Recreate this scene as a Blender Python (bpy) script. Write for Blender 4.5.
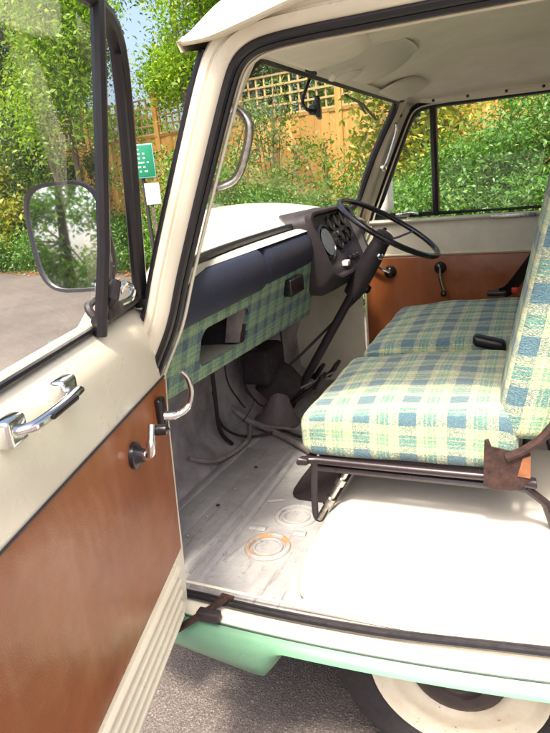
import bpy, bmesh, math, random
import numpy as np
from mathutils import Vector, Matrix
random.seed(7)
rng = np.random.default_rng(11)
for o in list(bpy.data.objects):
    bpy.data.objects.remove(o)
scene = bpy.context.scene
COL = scene.collection
GZ = 0.505                       # the door sill stands this high above the ground

# ------------------------------------------------------------------ camera
CAM = np.array([.5976, -1.1094, .9453 + GZ])
yaw, pit, rol = (math.radians(a) for a in (23.18, 16.75, 5.52))
F = np.array([-math.sin(yaw)*math.cos(pit), math.cos(yaw)*math.cos(pit), -math.sin(pit)])
r0 = np.array([math.cos(yaw), math.sin(yaw), 0.0])
u0 = np.cross(r0, F)
R_ = r0*math.cos(rol) - u0*math.sin(rol)
U_ = u0*math.cos(rol) + r0*math.sin(rol)
cd = bpy.data.cameras.new('camera')
cam = bpy.data.objects.new('camera', cd)
COL.objects.link(cam)
cam.matrix_world = Matrix(((R_[0], U_[0], -F[0], CAM[0]), (R_[1], U_[1], -F[1], CAM[1]),
                           (R_[2], U_[2], -F[2], CAM[2]), (0, 0, 0, 1)))
cd.sensor_fit = 'VERTICAL'
cd.sensor_height = 36.0
cd.lens = 640.0/733.0*36.0
cd.clip_start = 0.02
cd.clip_end = 2000
scene.camera = cam

# ------------------------------------------------------------------ light
SUN_EL, SUN_AZ = math.radians(61), math.atan2(0.08, -0.99)     # azimuth measured from +Y towards +X
sdir = Vector((math.sin(SUN_AZ)*math.cos(SUN_EL), math.cos(SUN_AZ)*math.cos(SUN_EL), math.sin(SUN_EL)))
world = bpy.data.worlds.new('World')
scene.world = world
world.use_nodes = True
wn = world.node_tree
wn.nodes.clear()
wo = wn.nodes.new('ShaderNodeOutputWorld')
wb = wn.nodes.new('ShaderNodeBackground')
ws = wn.nodes.new('ShaderNodeTexSky')
ws.sky_type = 'NISHITA'
ws.sun_disc = False
ws.sun_elevation = SUN_EL
ws.sun_rotation = SUN_AZ
ws.air_density = 0.8
ws.dust_density = 7.0
ws.ozone_density = 0.8
wb.inputs['Strength'].default_value = 0.15
wn.links.new(ws.outputs[0], wb.inputs[0])
wn.links.new(wb.outputs[0], wo.inputs[0])
sl = bpy.data.lights.new('sun', 'SUN')
sl.energy = 2.3
sl.angle = math.radians(7)
sl.color = (1.0, 0.93, 0.80)
so = bpy.data.objects.new('sun', sl)
so.rotation_euler = sdir.to_track_quat('Z', 'Y').to_euler()
so.location = (2, -6, 12)
COL.objects.link(so)
vs = scene.view_settings
vs.view_transform = 'Standard'
vs.look = 'None'
vs.gamma = 1
vs.exposure = 1.6
vs.use_curve_mapping = False

# ------------------------------------------------------------------ materials
class NT:
    def __init__(s, name):
        s.m = bpy.data.materials.new(name)
        s.m.use_nodes = True
        s.t = s.m.node_tree
        s.b = s.t.nodes['Principled BSDF']
        s.out = s.t.nodes['Material Output']
    def n(s, typ, **kw):
        nd = s.t.nodes.new('ShaderNode' + typ)
        for k, v in kw.items():
            if k in ('ins',):
                for kk, vv in v.items():
                    nd.inputs[kk].default_value = vv
            else:
                setattr(nd, k, v)
        return nd
    def l(s, a, b):
        s.t.links.new(a, b)
    def coord(s, kind='Object'):
        if not hasattr(s, 'tc'):
            s.tc = s.n('TexCoord')
        return s.tc.outputs[kind]
    def noise(s, scale, detail=4, rough=.6, vec=None):
        nd = s.n('TexNoise', ins={'Scale': scale, 'Detail': detail, 'Roughness': rough})
        s.l(vec if vec is not None else s.coord(), nd.inputs['Vector'])
        return nd.outputs[0]
    def ramp(s, fac, stops, interp='LINEAR'):
        r = s.n('ValToRGB')
        r.color_ramp.interpolation = interp
        els = r.color_ramp.elements
        while len(els) > 1:
            els.remove(els[-1])
        els[0].position = stops[0][0]
        els[0].color = c4(stops[0][1])
        for p, c in stops[1:]:
            e = els.new(p)
            e.color = c4(c)
        s.l(fac, r.inputs[0])
        return r.outputs[0]
    def mix(s, fac, a, b, mode='MIX'):
        m = s.n('Mix', data_type='RGBA', blend_type=mode)
        for v, i in ((fac, 0), (a, 6), (b, 7)):
            if hasattr(v, 'node'):
                s.l(v, m.inputs[i])
            else:
                m.inputs[i].default_value = v if i == 0 else c4(v)
        return m.outputs[2]
    def math(s, op, a, b=0.0, c=0.0):
        m = s.n('Math', operation=op)
        for i, v in enumerate((a, b, c)):
            if hasattr(v, 'node'):
                s.l(v, m.inputs[i])
            else:
                m.inputs[i].default_value = v
        return m.outputs[0]
    def bump(s, h, strength=.2, dist=.002, normal=None):
        b = s.n('Bump', ins={'Strength': strength, 'Distance': dist})
        s.l(h, b.inputs['Height'])
        if normal is not None:
            s.l(normal, b.inputs['Normal'])
        s.l(b.outputs[0], s.b.inputs['Normal'])
        return b.outputs[0]
    def base(s, c):
        if hasattr(c, 'node'):
            s.l(c, s.b.inputs['Base Color'])
        else:
            s.b.inputs['Base Color'].default_value = c4(c)
    def set(s, **kw):
        for k, v in kw.items():
            i = s.b.inputs[k.replace('_', ' ')]
            if hasattr(v, 'node'):
                s.l(v, i)
            else:
                i.default_value = v
        return s

def c4(c):
    if isinstance(c, (int, float)):
        return (c, c, c, 1)
    return tuple(c) if len(c) == 4 else tuple(c) + (1,)

def paint(name, col, dirt_haze, rough=.3, amt=.5, scale=7, coat=.3, specks=None, speck_lo=.70):
    t = NT(name)
    f = t.ramp(t.noise(scale, 8, .7), [(.42, 0), (.75, 1)])
    f2 = t.math('MULTIPLY', f, amt)
    c = t.mix(f2, col, dirt_haze)
    if specks:
        s = t.ramp(t.noise(scale*6, 6, .75), [(speck_lo, 0), (speck_lo+.03, 1)])
        c = t.mix(s, c, specks)
    t.base(c)
    t.set(Roughness=t.ramp(t.noise(scale*2, 5), [(.3, rough*.8), (.8, min(1, rough*1.5))]))
    t.set(Coat_Weight=coat, Coat_Roughness=.15)
    t.bump(t.noise(9, 2), .05, .01)
    return t.m

def plain(name, col, rough=.5, metal=0.0, bump=None, var=.25, vs_=30):
    t = NT(name)
    d = tuple(x*(1-var) for x in col)
    t.base(t.mix(t.ramp(t.noise(vs_, 5), [(.35, 0), (.7, 1)]), col, d))
    t.set(Roughness=t.ramp(t.noise(vs_*1.7, 4), [(.3, rough*.8), (.75, min(1, rough*1.25))]), Metallic=metal)
    if bump:
        t.bump(t.noise(bump[0], 3), bump[1], bump[2])
    return t.m

M = {}
M['cream'] = paint('cream_paint', (.74, .68, .54), (.58, .50, .35), .28, .35, 5)
M['cream_in'] = paint('inner_cream_paint', (.72, .66, .52), (.45, .38, .27), .4, .45, 8, .15)
M['mint'] = paint('mint_paint', (.135, .29, .185), (.10, .215, .14), .3, .6, 6, .3, (.09, .06, .04), .67)
M['white'] = paint('white_paint', (.68, .645, .57), (.50, .44, .35), .34, .5, 5, .3, (.30, .27, .24), .70)
M['rim'] = paint('wheel_rim_paint', (.68, .62, .48), (.38, .27, .15), .45, .6, 6, .1, (.16, .075, .03), .63)
M['head'] = paint('headliner_vinyl', (.68, .64, .53), (.52, .47, .37), .55, .5, 4, 0)
M['visor'] = paint('visor_vinyl', (.62, .585, .49), (.55, .50, .41), .5, .35, 9, 0)
M['black'] = plain('black_rubber', (.010, .008, .011), .38, bump=(140, .25, .001))
M['blackg'] = plain('black_gloss_plastic', (.016, .013, .016), .22)
M['matt'] = plain('dark_matt_metal', (.03, .022, .026), .55, bump=(60, .3, .002))
M['maroon'] = plain('dark_frame_enamel', (.026, .016, .019), .32, bump=(90, .2, .001))
M['rust'] = plain('rusty_steel', (.060, .027, .022), .7, .2, bump=(120, .6, .002), var=.75, vs_=55)
M['orange'] = plain('orange_rust', (.30, .115, .045), .7, var=.5)
M['tyre'] = plain('tyre_rubber', (.022, .018, .02), .75, bump=(90, .4, .002))
M['hub'] = plain('dark_hub_steel', (.09, .07, .07), .45, .5, bump=(40, .3, .002))
M['chrome'] = plain('chrome', (.80, .80, .80), .13, 1.0, var=.12)
M['alu'] = plain('worn_chrome_strip', (.62, .60, .56), .3, 1.0, var=.4, vs_=80)
M['grey'] = plain('grey_lilac_rubber', (.16, .12, .13), .6, bump=(40, .4, .004))
M['toe'] = plain('toe_board_paint', (.46, .41, .41), .6, bump=(30, .4, .004), var=.55, vs_=9)
M['hose'] = plain('pale_hose', (.30, .25, .24), .6, var=.4)
M['red'] = plain('red_plastic', (.6, .03, .02), .35)
M['dialwhite'] = plain('pale_dial', (.10, .115, .14), .3, var=.1)
M['whitepl'] = plain('white_plastic', (.75, .73, .68), .35, var=.08)
M['maglass'] = plain('mirror_silver', (.88, .89, .90), .02, 1.0, var=.02)
M['darkin'] = plain('dark_recess', (.03, .02, .022), .8)

def pad_mat():
    t = NT('padded_vinyl')
    t.base(t.mix(t.noise(20, 4), (.024, .028, .056), (.038, .042, .078)))
    t.set(Roughness=.30)
    v = t.n('TexVoronoi', ins={'Scale': 330.0})
    t.l(t.coord(), v.inputs['Vector'])
    t.bump(v.outputs['Distance'], .45, .0018)
    return t.m
M['pad'] = pad_mat()
def vinyl_mat():
    t = NT('brown_door_vinyl')
    f = t.ramp(t.noise(5, 6, .65), [(.35, 0), (.75, 1)])
    c = t.mix(f, (.30, .092, .027), (.215, .060, .020))
    mp = t.n('Mapping')
    mp.inputs['Scale'].default_value = (14, 14, 1.2)
    t.l(t.coord(), mp.inputs[0])
    c = t.mix(t.ramp(t.noise(1, 5, .65, mp.outputs[0]), [(.50, 0), (.72, .45)]), c, (.36, .15, .075))
    c = t.mix(t.ramp(t.noise(70, 6, .8), [(.66, 0), (.72, .6)]), c, (.10, .035, .018))
    t.base(c)
    t.set(Roughness=t.ramp(t.noise(14, 5), [(.3, .27), (.75, .42)]))
    v = t.n('TexVoronoi', ins={'Scale': 420.0})
    t.l(t.coord(), v.inputs['Vector'])
    b = t.n('Bump', ins={'Strength': .14, 'Distance': .001})
    t.l(v.outputs['Distance'], b.inputs['Height'])
    t.bump(t.noise(5, 3), .45, .018, b.outputs[0])
    return t.m
M['vinyl'] = vinyl_mat()

def plaid(name, cream, green, blue, period, bright=1.0, stip=620, soft=False):
    t = NT(name)
    uv = t.coord('UV')
    nz = t.n('TexNoise', ins={'Scale': 14.0, 'Detail': 2.0})
    t.l(uv, nz.inputs['Vector'])
    off = t.n('VectorMath', operation='MULTIPLY_ADD')
    t.l(nz.outputs['Color'], off.inputs[0])
    off.inputs[1].default_value = (.004, .004, 0)
    t.l(uv, off.inputs[2])
    sp = t.n('SeparateXYZ')
    t.l(off.outputs[0], sp.inputs[0])
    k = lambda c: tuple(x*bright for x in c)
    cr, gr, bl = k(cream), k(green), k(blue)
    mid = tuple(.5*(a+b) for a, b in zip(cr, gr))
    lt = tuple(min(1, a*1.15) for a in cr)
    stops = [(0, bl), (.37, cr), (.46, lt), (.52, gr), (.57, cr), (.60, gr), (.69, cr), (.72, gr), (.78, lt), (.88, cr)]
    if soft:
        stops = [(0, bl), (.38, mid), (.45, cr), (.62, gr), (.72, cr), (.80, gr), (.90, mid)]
    cols = []
    for ax, sh in ((0, .1), (1, .35)):
        f = t.math('FRACT', t.math('MULTIPLY_ADD', sp.outputs[ax], 1/period, sh))
        cols.append(t.ramp(f, stops, 'CONSTANT'))
    # woven yarns: a stipple picks warp or weft
    vo = t.n('TexVoronoi', ins={'Scale': stip})
    t.l(uv, vo.inputs['Vector'])
    sx = t.n('SeparateXYZ')
    t.l(vo.outputs['Color'], sx.inputs[0])
    fac = t.ramp(sx.outputs[0], [(.30, .22), (.70, .80)])
    c = t.mix(fac, cols[0], cols[1])
    # yarn to yarn brightness
    br = t.ramp(sx.outputs[1], [(0, .58), (1, 1.22)])
    c = t.mix(1.0, c, br, 'MULTIPLY')
    t.base(c)
    t.set(Roughness=.9, Sheen_Weight=.25)
    b = t.n('Bump', ins={'Strength': .8, 'Distance': .0025})
    t.l(vo.outputs['Distance'], b.inputs['Height'])
    t.bump(t.noise(13, 4), .5, .014, b.outputs[0])
    return t.m
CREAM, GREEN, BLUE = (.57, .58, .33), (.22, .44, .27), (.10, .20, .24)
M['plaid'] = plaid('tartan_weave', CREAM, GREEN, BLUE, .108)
M['plaid_shaded'] = plaid('tartan_board_cloth_shaded', (.33, .44, .19), (.13, .32, .18), (.03, .085, .13), .074, 1.0, 520, True)  # darker copy of the seat tartan, with the dashboard shade painted into its colours

def glass_mat(name='clear_glass', tint=(.97, .98, .96), dirt_haze=.03):
    t = NT(name)
    t.t.nodes.remove(t.b)
    tr = t.n('BsdfTransparent')
    tr.inputs[0].default_value = c4(tint)
    gl = t.n('BsdfGlossy')
    gl.inputs['Roughness'].default_value = .01
    lw = t.n('LayerWeight', ins={'Blend': .5})
    fr = t.math('MULTIPLY_ADD', t.math('POWER', lw.outputs['Facing'], 5.0), .75, .045)
    m1 = t.n('MixShader')
    t.l(fr, m1.inputs[0])
    t.l(tr.outputs[0], m1.inputs[1])
    t.l(gl.outputs[0], m1.inputs[2])
    df = t.n('BsdfDiffuse')
    df.inputs[0].default_value = (.75, .74, .70, 1)
    m2 = t.n('MixShader')
    nz = t.ramp(t.noise(4, 8, .7), [(.35, dirt_haze*.3), (.8, dirt_haze*2)])  # uneven pale veil paints haze and glare onto the panes
    t.l(nz, m2.inputs[0])
    t.l(m1.outputs[0], m2.inputs[1])
    t.l(df.outputs[0], m2.inputs[2])
    t.l(m2.outputs[0], t.out.inputs[0])
    return t.m
M['glass'] = glass_mat()
M['wsglass'] = glass_mat('windscreen_glass', (.96, .97, .95), .07)

def floor_mat():
    t = NT('worn_floor_paint')
    c = t.mix(t.ramp(t.noise(6, 8, .7), [(.35, 0), (.72, 1)]), (.45, .44, .435), (.28, .265, .26))
    c = t.mix(t.ramp(t.noise(40, 8, .8), [(.56, 0), (.70, 1)]), c, (.20, .17, .17))
    c = t.mix(t.ramp(t.noise(13, 9, .8), [(.66, 0), (.70, 1)]), c, (.10, .07, .06))
    st = t.n('Mapping')
    st.inputs['Scale'].default_value = (60, 5, 60)
    t.l(t.coord(), st.inputs[0])
    c = t.mix(t.ramp(t.noise(1, 5, .7, st.outputs[0]), [(.58, 0), (.70, .9)]), c, (.20, .175, .17))
    # orange rust that has crept round the pressed drain ring
    vm = t.n('VectorMath', operation='DISTANCE')
    t.l(t.coord(), vm.inputs[0])
    vm.inputs[1].default_value = (-.062, .262, -.0185)
    ring = t.ramp(t.math('ABSOLUTE', t.math('SUBTRACT', vm.outputs['Value'], .052)), [(0, 1), (.016, 0)])
    spots = t.ramp(t.noise(22, 5, .7), [(.44, 0), (.54, 1)])
    c = t.mix(t.math('MULTIPLY', t.math('MULTIPLY', ring, spots), .95), c, (.50, .24, .06))
    t.base(c)
    t.set(Roughness=t.ramp(t.noise(18, 5), [(.3, .35), (.7, .65)]))
    t.bump(t.noise(60, 6), .25, .003)
    return t.m
M['floor'] = floor_mat()

def ground_mat():
    t = NT('worn_asphalt')
    v = t.n('TexVoronoi', ins={'Scale': 190.0})
    t.l(t.coord(), v.inputs['Vector'])
    g = t.n('SeparateXYZ')
    t.l(v.outputs['Color'], g.inputs[0])
    c = t.ramp(g.outputs[0], [(0, (.118, .10, .091)), (.5, (.142, .12, .109)), (.8, (.17, .145, .131)), (1, (.24, .21, .19))])
    big = t.ramp(t.noise(.6, 6, .65), [(.35, (.68, .66, .66)), (.7, (1.25, 1.2, 1.15))])
    c = t.mix(1.0, c, big, 'MULTIPLY')
    v2 = t.ramp(t.noise(170, 3), [(.40, .6), (.65, 1.2)])
    c = t.mix(1.0, c, v2, 'MULTIPLY')
    t.base(c)
    t.set(Roughness=.8)
    t.bump(v.outputs['Distance'], .6, .004)
    return t.m
M['ground'] = ground_mat()

def leaf_mat(name, a, b, yellow=None, trans=.35):
    t = NT(name)
    gi = t.n('NewGeometry')
    c = t.ramp(gi.outputs['Random Per Island'], [(0, a), (.75, b), (1, yellow or b)])
    c = t.mix(t.math('MULTIPLY', t.noise(.9, 3), .5), c, tuple(x*.6 for x in a))
    t.base(c)
    t.set(Roughness=.45)
    tl = t.n('BsdfTranslucent')
    c2 = t.mix(1.0, c, (1.35, 1.45, .65), 'MULTIPLY')
    t.l(c2, tl.inputs[0])
    m = t.n('MixShader')
    m.inputs[0].default_value = trans
    t.l(t.b.outputs[0], m.inputs[1])
    t.l(tl.outputs[0], m.inputs[2])
    t.l(m.outputs[0], t.out.inputs[0])
    return t.m
M['leaf_dark'] = leaf_mat('dark_leaves', (.045, .10, .018), (.10, .19, .03), (.24, .30, .05), .4)
M['leaf_mid'] = leaf_mat('green_leaves', (.06, .16, .02), (.13, .28, .03), (.26, .36, .05), .4)
M['leaf_lime'] = leaf_mat('lime_leaves', (.14, .28, .02), (.28, .44, .03), (.48, .50, .06), .5)
M['leaf_ivy'] = leaf_mat('ivy_leaves', (.05, .15, .022), (.12, .29, .035), (.28, .40, .06), .38)
M['leaf_gold'] = leaf_mat('golden_leaves', (.14, .22, .03), (.36, .36, .045), (.62, .48, .07), .5)
M['litter'] = leaf_mat('fallen_leaves', (.30, .12, .04), (.42, .20, .07), (.5, .3, .12), .1)
M['bark'] = plain('bark', (.15, .11, .075), .85, bump=(18, .8, .03), var=.5, vs_=8)

def wood_mat(name, a, b):
    t = NT(name)
    mp = t.n('Mapping')
    mp.inputs['Scale'].default_value = (9, 9, .8)
    t.l(t.coord(), mp.inputs[0])
    c = t.mix(t.ramp(t.noise(3, 6, .65, mp.outputs[0]), [(.3, 0), (.7, 1)]), a, b)
    gi = t.n('NewGeometry')
    c = t.mix(1.0, c, t.ramp(gi.outputs['Random Per Island'], [(0, .62), (1, 1.18)]), 'MULTIPLY')
    t.base(c)
    t.set(Roughness=.75)
    t.bump(t.noise(4, 5, .6, mp.outputs[0]), .3, .006)
    return t.m
M['fence'] = wood_mat('orange_fence_wood', (.66, .37, .10), (.46, .23, .06))
M['trellis'] = wood_mat('pale_trellis_wood', (.62, .43, .19), (.48, .31, .12))
M['sign'] = plain('green_sign_enamel', (.012, .20, .10), .4, var=.1)
M['signtext'] = plain('white_sign_lettering', (.75, .78, .75), .5, var=.05)
M['signedge'] = plain('pale_blue_sign_edge', (.22, .50, .52), .5, var=.1)
M['paper'] = plain('white_notice_board', (.80, .80, .78), .6, var=.04)

# ------------------------------------------------------------------ geometry helpers
class Geo:
    def __init__(s):
        s.v, s.f, s.m = [], [], []
    def add(s, vf, mi=0):
        v, f = vf
        k = len(s.v)
        s.v += [tuple(map(float, p)) for p in v]
        s.f += [tuple(i+k for i in q) for q in f]
        s.m += [mi]*len(f)
        return s

def link(o, parent=None):
    COL.objects.link(o)
    if parent is not None:
        o.parent = parent
    return o

def obj(name, geo, mats, parent=None, ang=40, loc=None, uv=None, flip=None):
    if isinstance(geo, tuple):
        geo = Geo().add(geo)
    me = bpy.data.meshes.new(name)
    me.from_pydata(geo.v, [], geo.f)
    mats = mats if isinstance(mats, (list, tuple)) else [mats]
    for m in mats:
        me.materials.append(M[m])
    me.polygons.foreach_set('material_index', geo.m)
    me.polygons.foreach_set('use_smooth', [ang > 0]*len(me.polygons))
    if flip != 'raw':
        bm = bmesh.new()
        bm.from_mesh(me)
        bmesh.ops.recalc_face_normals(bm, faces=bm.faces)
        bm.to_mesh(me)
        bm.free()
    if ang > 0:
        me.set_sharp_from_angle(angle=math.radians(ang))
    if uv:
        lay = me.uv_layers.new(name='UVMap')
        for p in me.polygons:
            for li in p.loop_indices:
                co = me.vertices[me.loops[li].vertex_index].co
                lay.data[li].uv = uv(co, p.normal)
    me.update()
    o = bpy.data.objects.new(name, me)
    link(o, parent)
    if loc is not None:
        o.location = loc
    return o

def thing(name, label, cat, loc=(0, 0, 0), group=None):
    o = bpy.data.objects.new(name, None)
    o.empty_display_size = .2
    o.location = loc
    link(o)
    return tag(o, label, cat, group)

def tag(o, label, cat, group=None, kind=None):
    o['label'] = label
    o['category'] = cat
    if group:
        o['group'] = group
    if kind:
        o['kind'] = kind
    return o

def catmull(pts, k=8, closed=False):
    P = [np.array(p, float) for p in pts]
    n = len(P)
    out = []
    rngi = range(n) if closed else range(n-1)
    for i in rngi:
        if closed:
            a, b, c, d = P[(i-1) % n], P[i], P[(i+1) % n], P[(i+2) % n]
        else:
            a, b, c, d = P[max(i-1, 0)], P[i], P[i+1], P[min(i+2, n-1)]
        for j in range(k):
            t = j/k
            out.append(.5*((2*b)+(c-a)*t+(2*a-5*b+4*c-d)*t*t+(3*b-a-3*c+d)*t**3))
    if not closed:
        out.append(P[-1])
    return out

def frames(P, closed):
    n = len(P)
    T = []
    for i in range(n):
        if closed:
            d = P[(i+1) % n]-P[i-1]
        else:
            d = P[min(i+1, n-1)]-P[max(i-1, 0)]
        T.append(d/(np.linalg.norm(d)+1e-12))
    a = np.array([0, 0, 1.0])
    if abs(T[0]@a) > .9:
        a = np.array([0, 1.0, 0])
    N = [a-(a@T[0])*T[0]]
    N[0] /= np.linalg.norm(N[0])
    for i in range(1, n):
        v = N[-1]-(N[-1]@T[i])*T[i]
        N.append(v/(np.linalg.norm(v)+1e-12))
    return T, N

def tube(pts, r, n=10, closed=False, flat=1.0, up=None):
    P = [np.array(p, float) for p in pts]
    T, N = frames(P, closed)
    rs = r if hasattr(r, '__len__') else [r]*len(P)
    V, Fc = [], []
    for i, p in enumerate(P):
        nn = N[i]
        if up is not None:
            nn = np.array(up, float)-(np.array(up, float)@T[i])*T[i]
            nn /= np.linalg.norm(nn)
        b = np.cross(T[i], nn)
        for j in range(n):
            a = 2*math.pi*j/n
            V.append(p+rs[i]*(math.cos(a)*nn*flat+math.sin(a)*b))
    m = len(P)
    for i in range(m if closed else m-1):
        for j in range(n):
            a, b = i*n+j, i*n+(j+1) % n
            c, d = ((i+1) % m)*n+(j+1) % n, ((i+1) % m)*n+j
            Fc.append((a, b, c, d))
    if not closed:
        Fc.append(tuple(range(n))[::-1])
        Fc.append(tuple(range((m-1)*n, m*n)))
    return V, Fc

def bar(a, b, w, h, up=(0, 0, 1)):
    a, b = np.array(a, float), np.array(b, float)
    t = (b-a)/np.linalg.norm(b-a)
    u = np.array(up, float)
    u = u-(u@t)*t
    u /= np.linalg.norm(u)
    s = np.cross(t, u)
    V = [p+s*w/2*i+u*h/2*j for p in (a, b) for i, j in ((-1, -1), (1, -1), (1, 1), (-1, 1))]
    return V, [(0, 1, 2, 3), (7, 6, 5, 4), (0, 4, 5, 1), (1, 5, 6, 2), (2, 6, 7, 3), (3, 7, 4, 0)]

def box(x0, x1, y0, y1, z0, z1):
    V = [(x, y, z) for z in (z0, z1) for x, y in ((x0, y0), (x1, y0), (x1, y1), (x0, y1))]
    return V, [(3, 2, 1, 0), (4, 5, 6, 7), (0, 1, 5, 4), (1, 2, 6, 5), (2, 3, 7, 6), (3, 0, 4, 7)]

def loft(secs, caps=True, closed=True):
    n = len(secs[0])
    V = [p for s in secs for p in s]
    Fc = []
    for i in range(len(secs)-1):
        for j in range(n if closed else n-1):
            Fc.append((i*n+j, i*n+(j+1) % n, (i+1)*n+(j+1) % n, (i+1)*n+j))
    if caps and closed:
        Fc.append(tuple(range(n))[::-1])
        Fc.append(tuple(range((len(secs)-1)*n, len(secs)*n)))
    return V, Fc

def grid(fn, nu, nv):
    V = [fn(i/nu, j/nv) for i in range(nu+1) for j in range(nv+1)]
    Fc = [(i*(nv+1)+j, i*(nv+1)+j+1, (i+1)*(nv+1)+j+1, (i+1)*(nv+1)+j) for i in range(nu) for j in range(nv)]
    return V, Fc

def rbox(c, h, r, k=4, m=6, fn=None):
    """rounded box: centre, half sizes, corner radius, segments"""
    c, h = np.array(c, float), np.array(h, float)
    r = min(r, *(h*.999))
    def params(L):
        a = [-L+r*(1-math.cos(math.pi/2*i/k)) for i in range(k)]
        inner = list(np.linspace(-L+r, L-r, m+1))
        return a + inner + [-x for x in a[::-1]]
    V, Fc, idx = [], [], {}
    def vid(p):
        q = np.array(p)
        inn = np.clip(q, -(h-r), h-r)
        d = q-inn
        L = np.linalg.norm(d)
        if L > 1e-9:
            q = inn+d/L*r
        key = tuple(np.round(q, 6))
        if key not in idx:
            idx[key] = len(V)
            w = q+c
            V.append(fn(w) if fn else w)
        return idx[key]
    for ax in range(3):
        b_, c_ = (ax+1) % 3, (ax+2) % 3
        pb, pc = params(h[b_]), params(h[c_])
        for sg in (-1, 1):
            for i in range(len(pb)-1):
                for j in range(len(pc)-1):
                    q = []
                    for ii, jj in ((i, j), (i+1, j), (i+1, j+1), (i, j+1)):
                        p = [0, 0, 0]
                        p[ax] = sg*h[ax]
                        p[b_] = pb[ii]
                        p[c_] = pc[jj]
                        q.append(vid(p))
                    q2 = []
                    for x in q:
                        if x not in q2:
                            q2.append(x)
                    if len(q2) >= 3:
                        Fc.append(tuple(q2 if sg > 0 else q2[::-1]))
    return V, Fc

def lathe(prof, c, axis, n=32):
    c, ax = np.array(c, float), np.array(axis, float)
    ax /= np.linalg.norm(ax)
    a = np.array([0, 0, 1.0]) if abs(ax[2]) < .9 else np.array([1.0, 0, 0])
    u = a-(a@ax)*ax
    u /= np.linalg.norm(u)
    w = np.cross(ax, u)
    V, Fc = [], []
    m = len(prof)
    for r, h in prof:
        for j in range(n):
            t = 2*math.pi*j/n
            V.append(c+ax*h+r*(math.cos(t)*u+math.sin(t)*w))
    for i in range(m-1):
        for j in range(n):
            Fc.append((i*n+j, i*n+(j+1) % n, (i+1)*n+(j+1) % n, (i+1)*n+j))
    if prof[0][0] > 1e-6:
        Fc.append(tuple(range(n))[::-1])
    if prof[-1][0] > 1e-6:
        Fc.append(tuple(range((m-1)*n, m*n)))
    return V, Fc

def prism(poly, vec):
    P = [np.array(p, float) for p in poly]
    v = np.array(vec, float)
    n = len(P)
    return P+[p+v for p in P], [tuple(range(n))[::-1], tuple(range(n, 2*n))] + [(i, (i+1) % n, n+(i+1) % n, n+i) for i in range(n)]

def mirror(vf, w=1.70):
    v, f = vf
    return [(p[0], w-p[1], p[2]) for p in v], f

# ================================================================== SETTING
gp = np.linspace(-1, 1, 3)
g = grid(lambda a, b: ((a-.5)*800, (b-.5)*800, 0), 8, 8)
tag(obj('ground', g, 'ground', ang=0), 'grey brown gravelly asphalt of the car park under and beyond the van', 'ground', kind='structure')
for k in ('label', 'category'):
    pass

# ================================================================== VAN
VX, VY = .45, .85
van = thing('camper_van', 'vintage cream and mint green van with its passenger door open, showing tartan seats', 'van', (VX, VY, 0))
OFF = (-VX, -VY, GZ)
def part(name, geo, mats, ang=40, uv=None, label=None):
    o = obj(name, geo, mats, van, ang, OFF, uv)
    if label:
        o['label'] = label
    return o
def pair(name, vf, mats, ang=40):
    g_ = Geo().add(vf) if isinstance(vf, tuple) else vf
    part(name, g_, mats, ang)
    part(name, Geo().add(mirror((g_.v, g_.f))), mats, ang)
def sub(name, geo, mats, par, ang=40, uv=None):
    return obj(name, geo, mats, par, ang, None, uv)
def holder(name, geo, mats, ang=40, uv=None, label=None):
    return part(name, geo, mats, ang, uv, label)

# door opening outline (x, z) on the side of the van: A pillar, roof rail, B pillar, sill
AP = [(-.268, .03), (-.262, .20), (-.235, .42), (-.165, .56), (-.106, .664), (-.066, .765), (-.021, .872), (.028, .985), (.076, 1.093), (.100, 1.135),
      (.128, 1.155), (.166, 1.164), (.24, 1.168), (.317, 1.169), (.52, 1.171), (.80, 1.171), (.875, 1.16), (.925, 1.125), (.945, 1.05), (.95, .70), (.95, .10),
      (.93, .04), (.88, .024), (.637, .014), (.404, -.005), (.261, -.013), (.075, -.013), (-.10, -.004), (-.255, .006)]
loop = catmull([(x, 0, z) for x, z in AP], 5, True)

def offs(path2, o):
    """offset an (x,0,z) loop outwards by o"""
    n = len(path2)
    out = []
    for i in range(n):
        d = path2[(i+1) % n]-path2[i-1]
        d /= np.linalg.norm(d)
        nrm = np.array([-d[2], 0, d[0]])
        out.append(path2[i]+nrm*o)
    return out
def sweep_open(i0, i1, prof):
    idx = list(range(i0, i1+1))
    cols = [(offs(loop, o), y) for o, y in prof]
    secs = [[np.array([c[i][0], y, c[i][2]]) for c, y in cols] for i in idx]
    return loft(secs, False, False)
nA = 5
# cream surround: from the foot of the A pillar over the door to the foot of the B pillar
prof = [(.000, .020), (.000, .004), (.004, -.010), (.012, -.019), (.021, -.026), (.0235, -.0215), (.0265, -.0215), (.029, -.027), (.039, -.030), (.045, -.025), (.049, -.010), (.051, .012), (.053, .06)]
surr = sweep_open(2*nA, 20*nA, prof)
pair('door_surround', surr, 'cream')
# black seals
def seal(par=None):
    G = Geo()
    a = offs(loop, -.002)
    G.add(tube([p+np.array([0, .0, 0]) for p in a], .0085, 8, True))
    b = offs(loop, -.0115)
    G.add(tube([p+np.array([0, .009, -.009*max(0, 1-max(0, p[2]-.02)/.03) if p[2] < .05 else 0]) for p in b], .0065, 8, True))
    return G
sg = seal()
part('door_seal', sg, 'black')
part('door_seal', Geo().add(mirror((sg.v, sg.f))), 'black')
# pale inner flange that shows as a thin line inside the seal
fl = tube([p+np.array([0, .026, 0]) for p in offs(loop, -.0175)], .0035, 6, True)
pair('door_flange', fl, 'cream_in')

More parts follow.
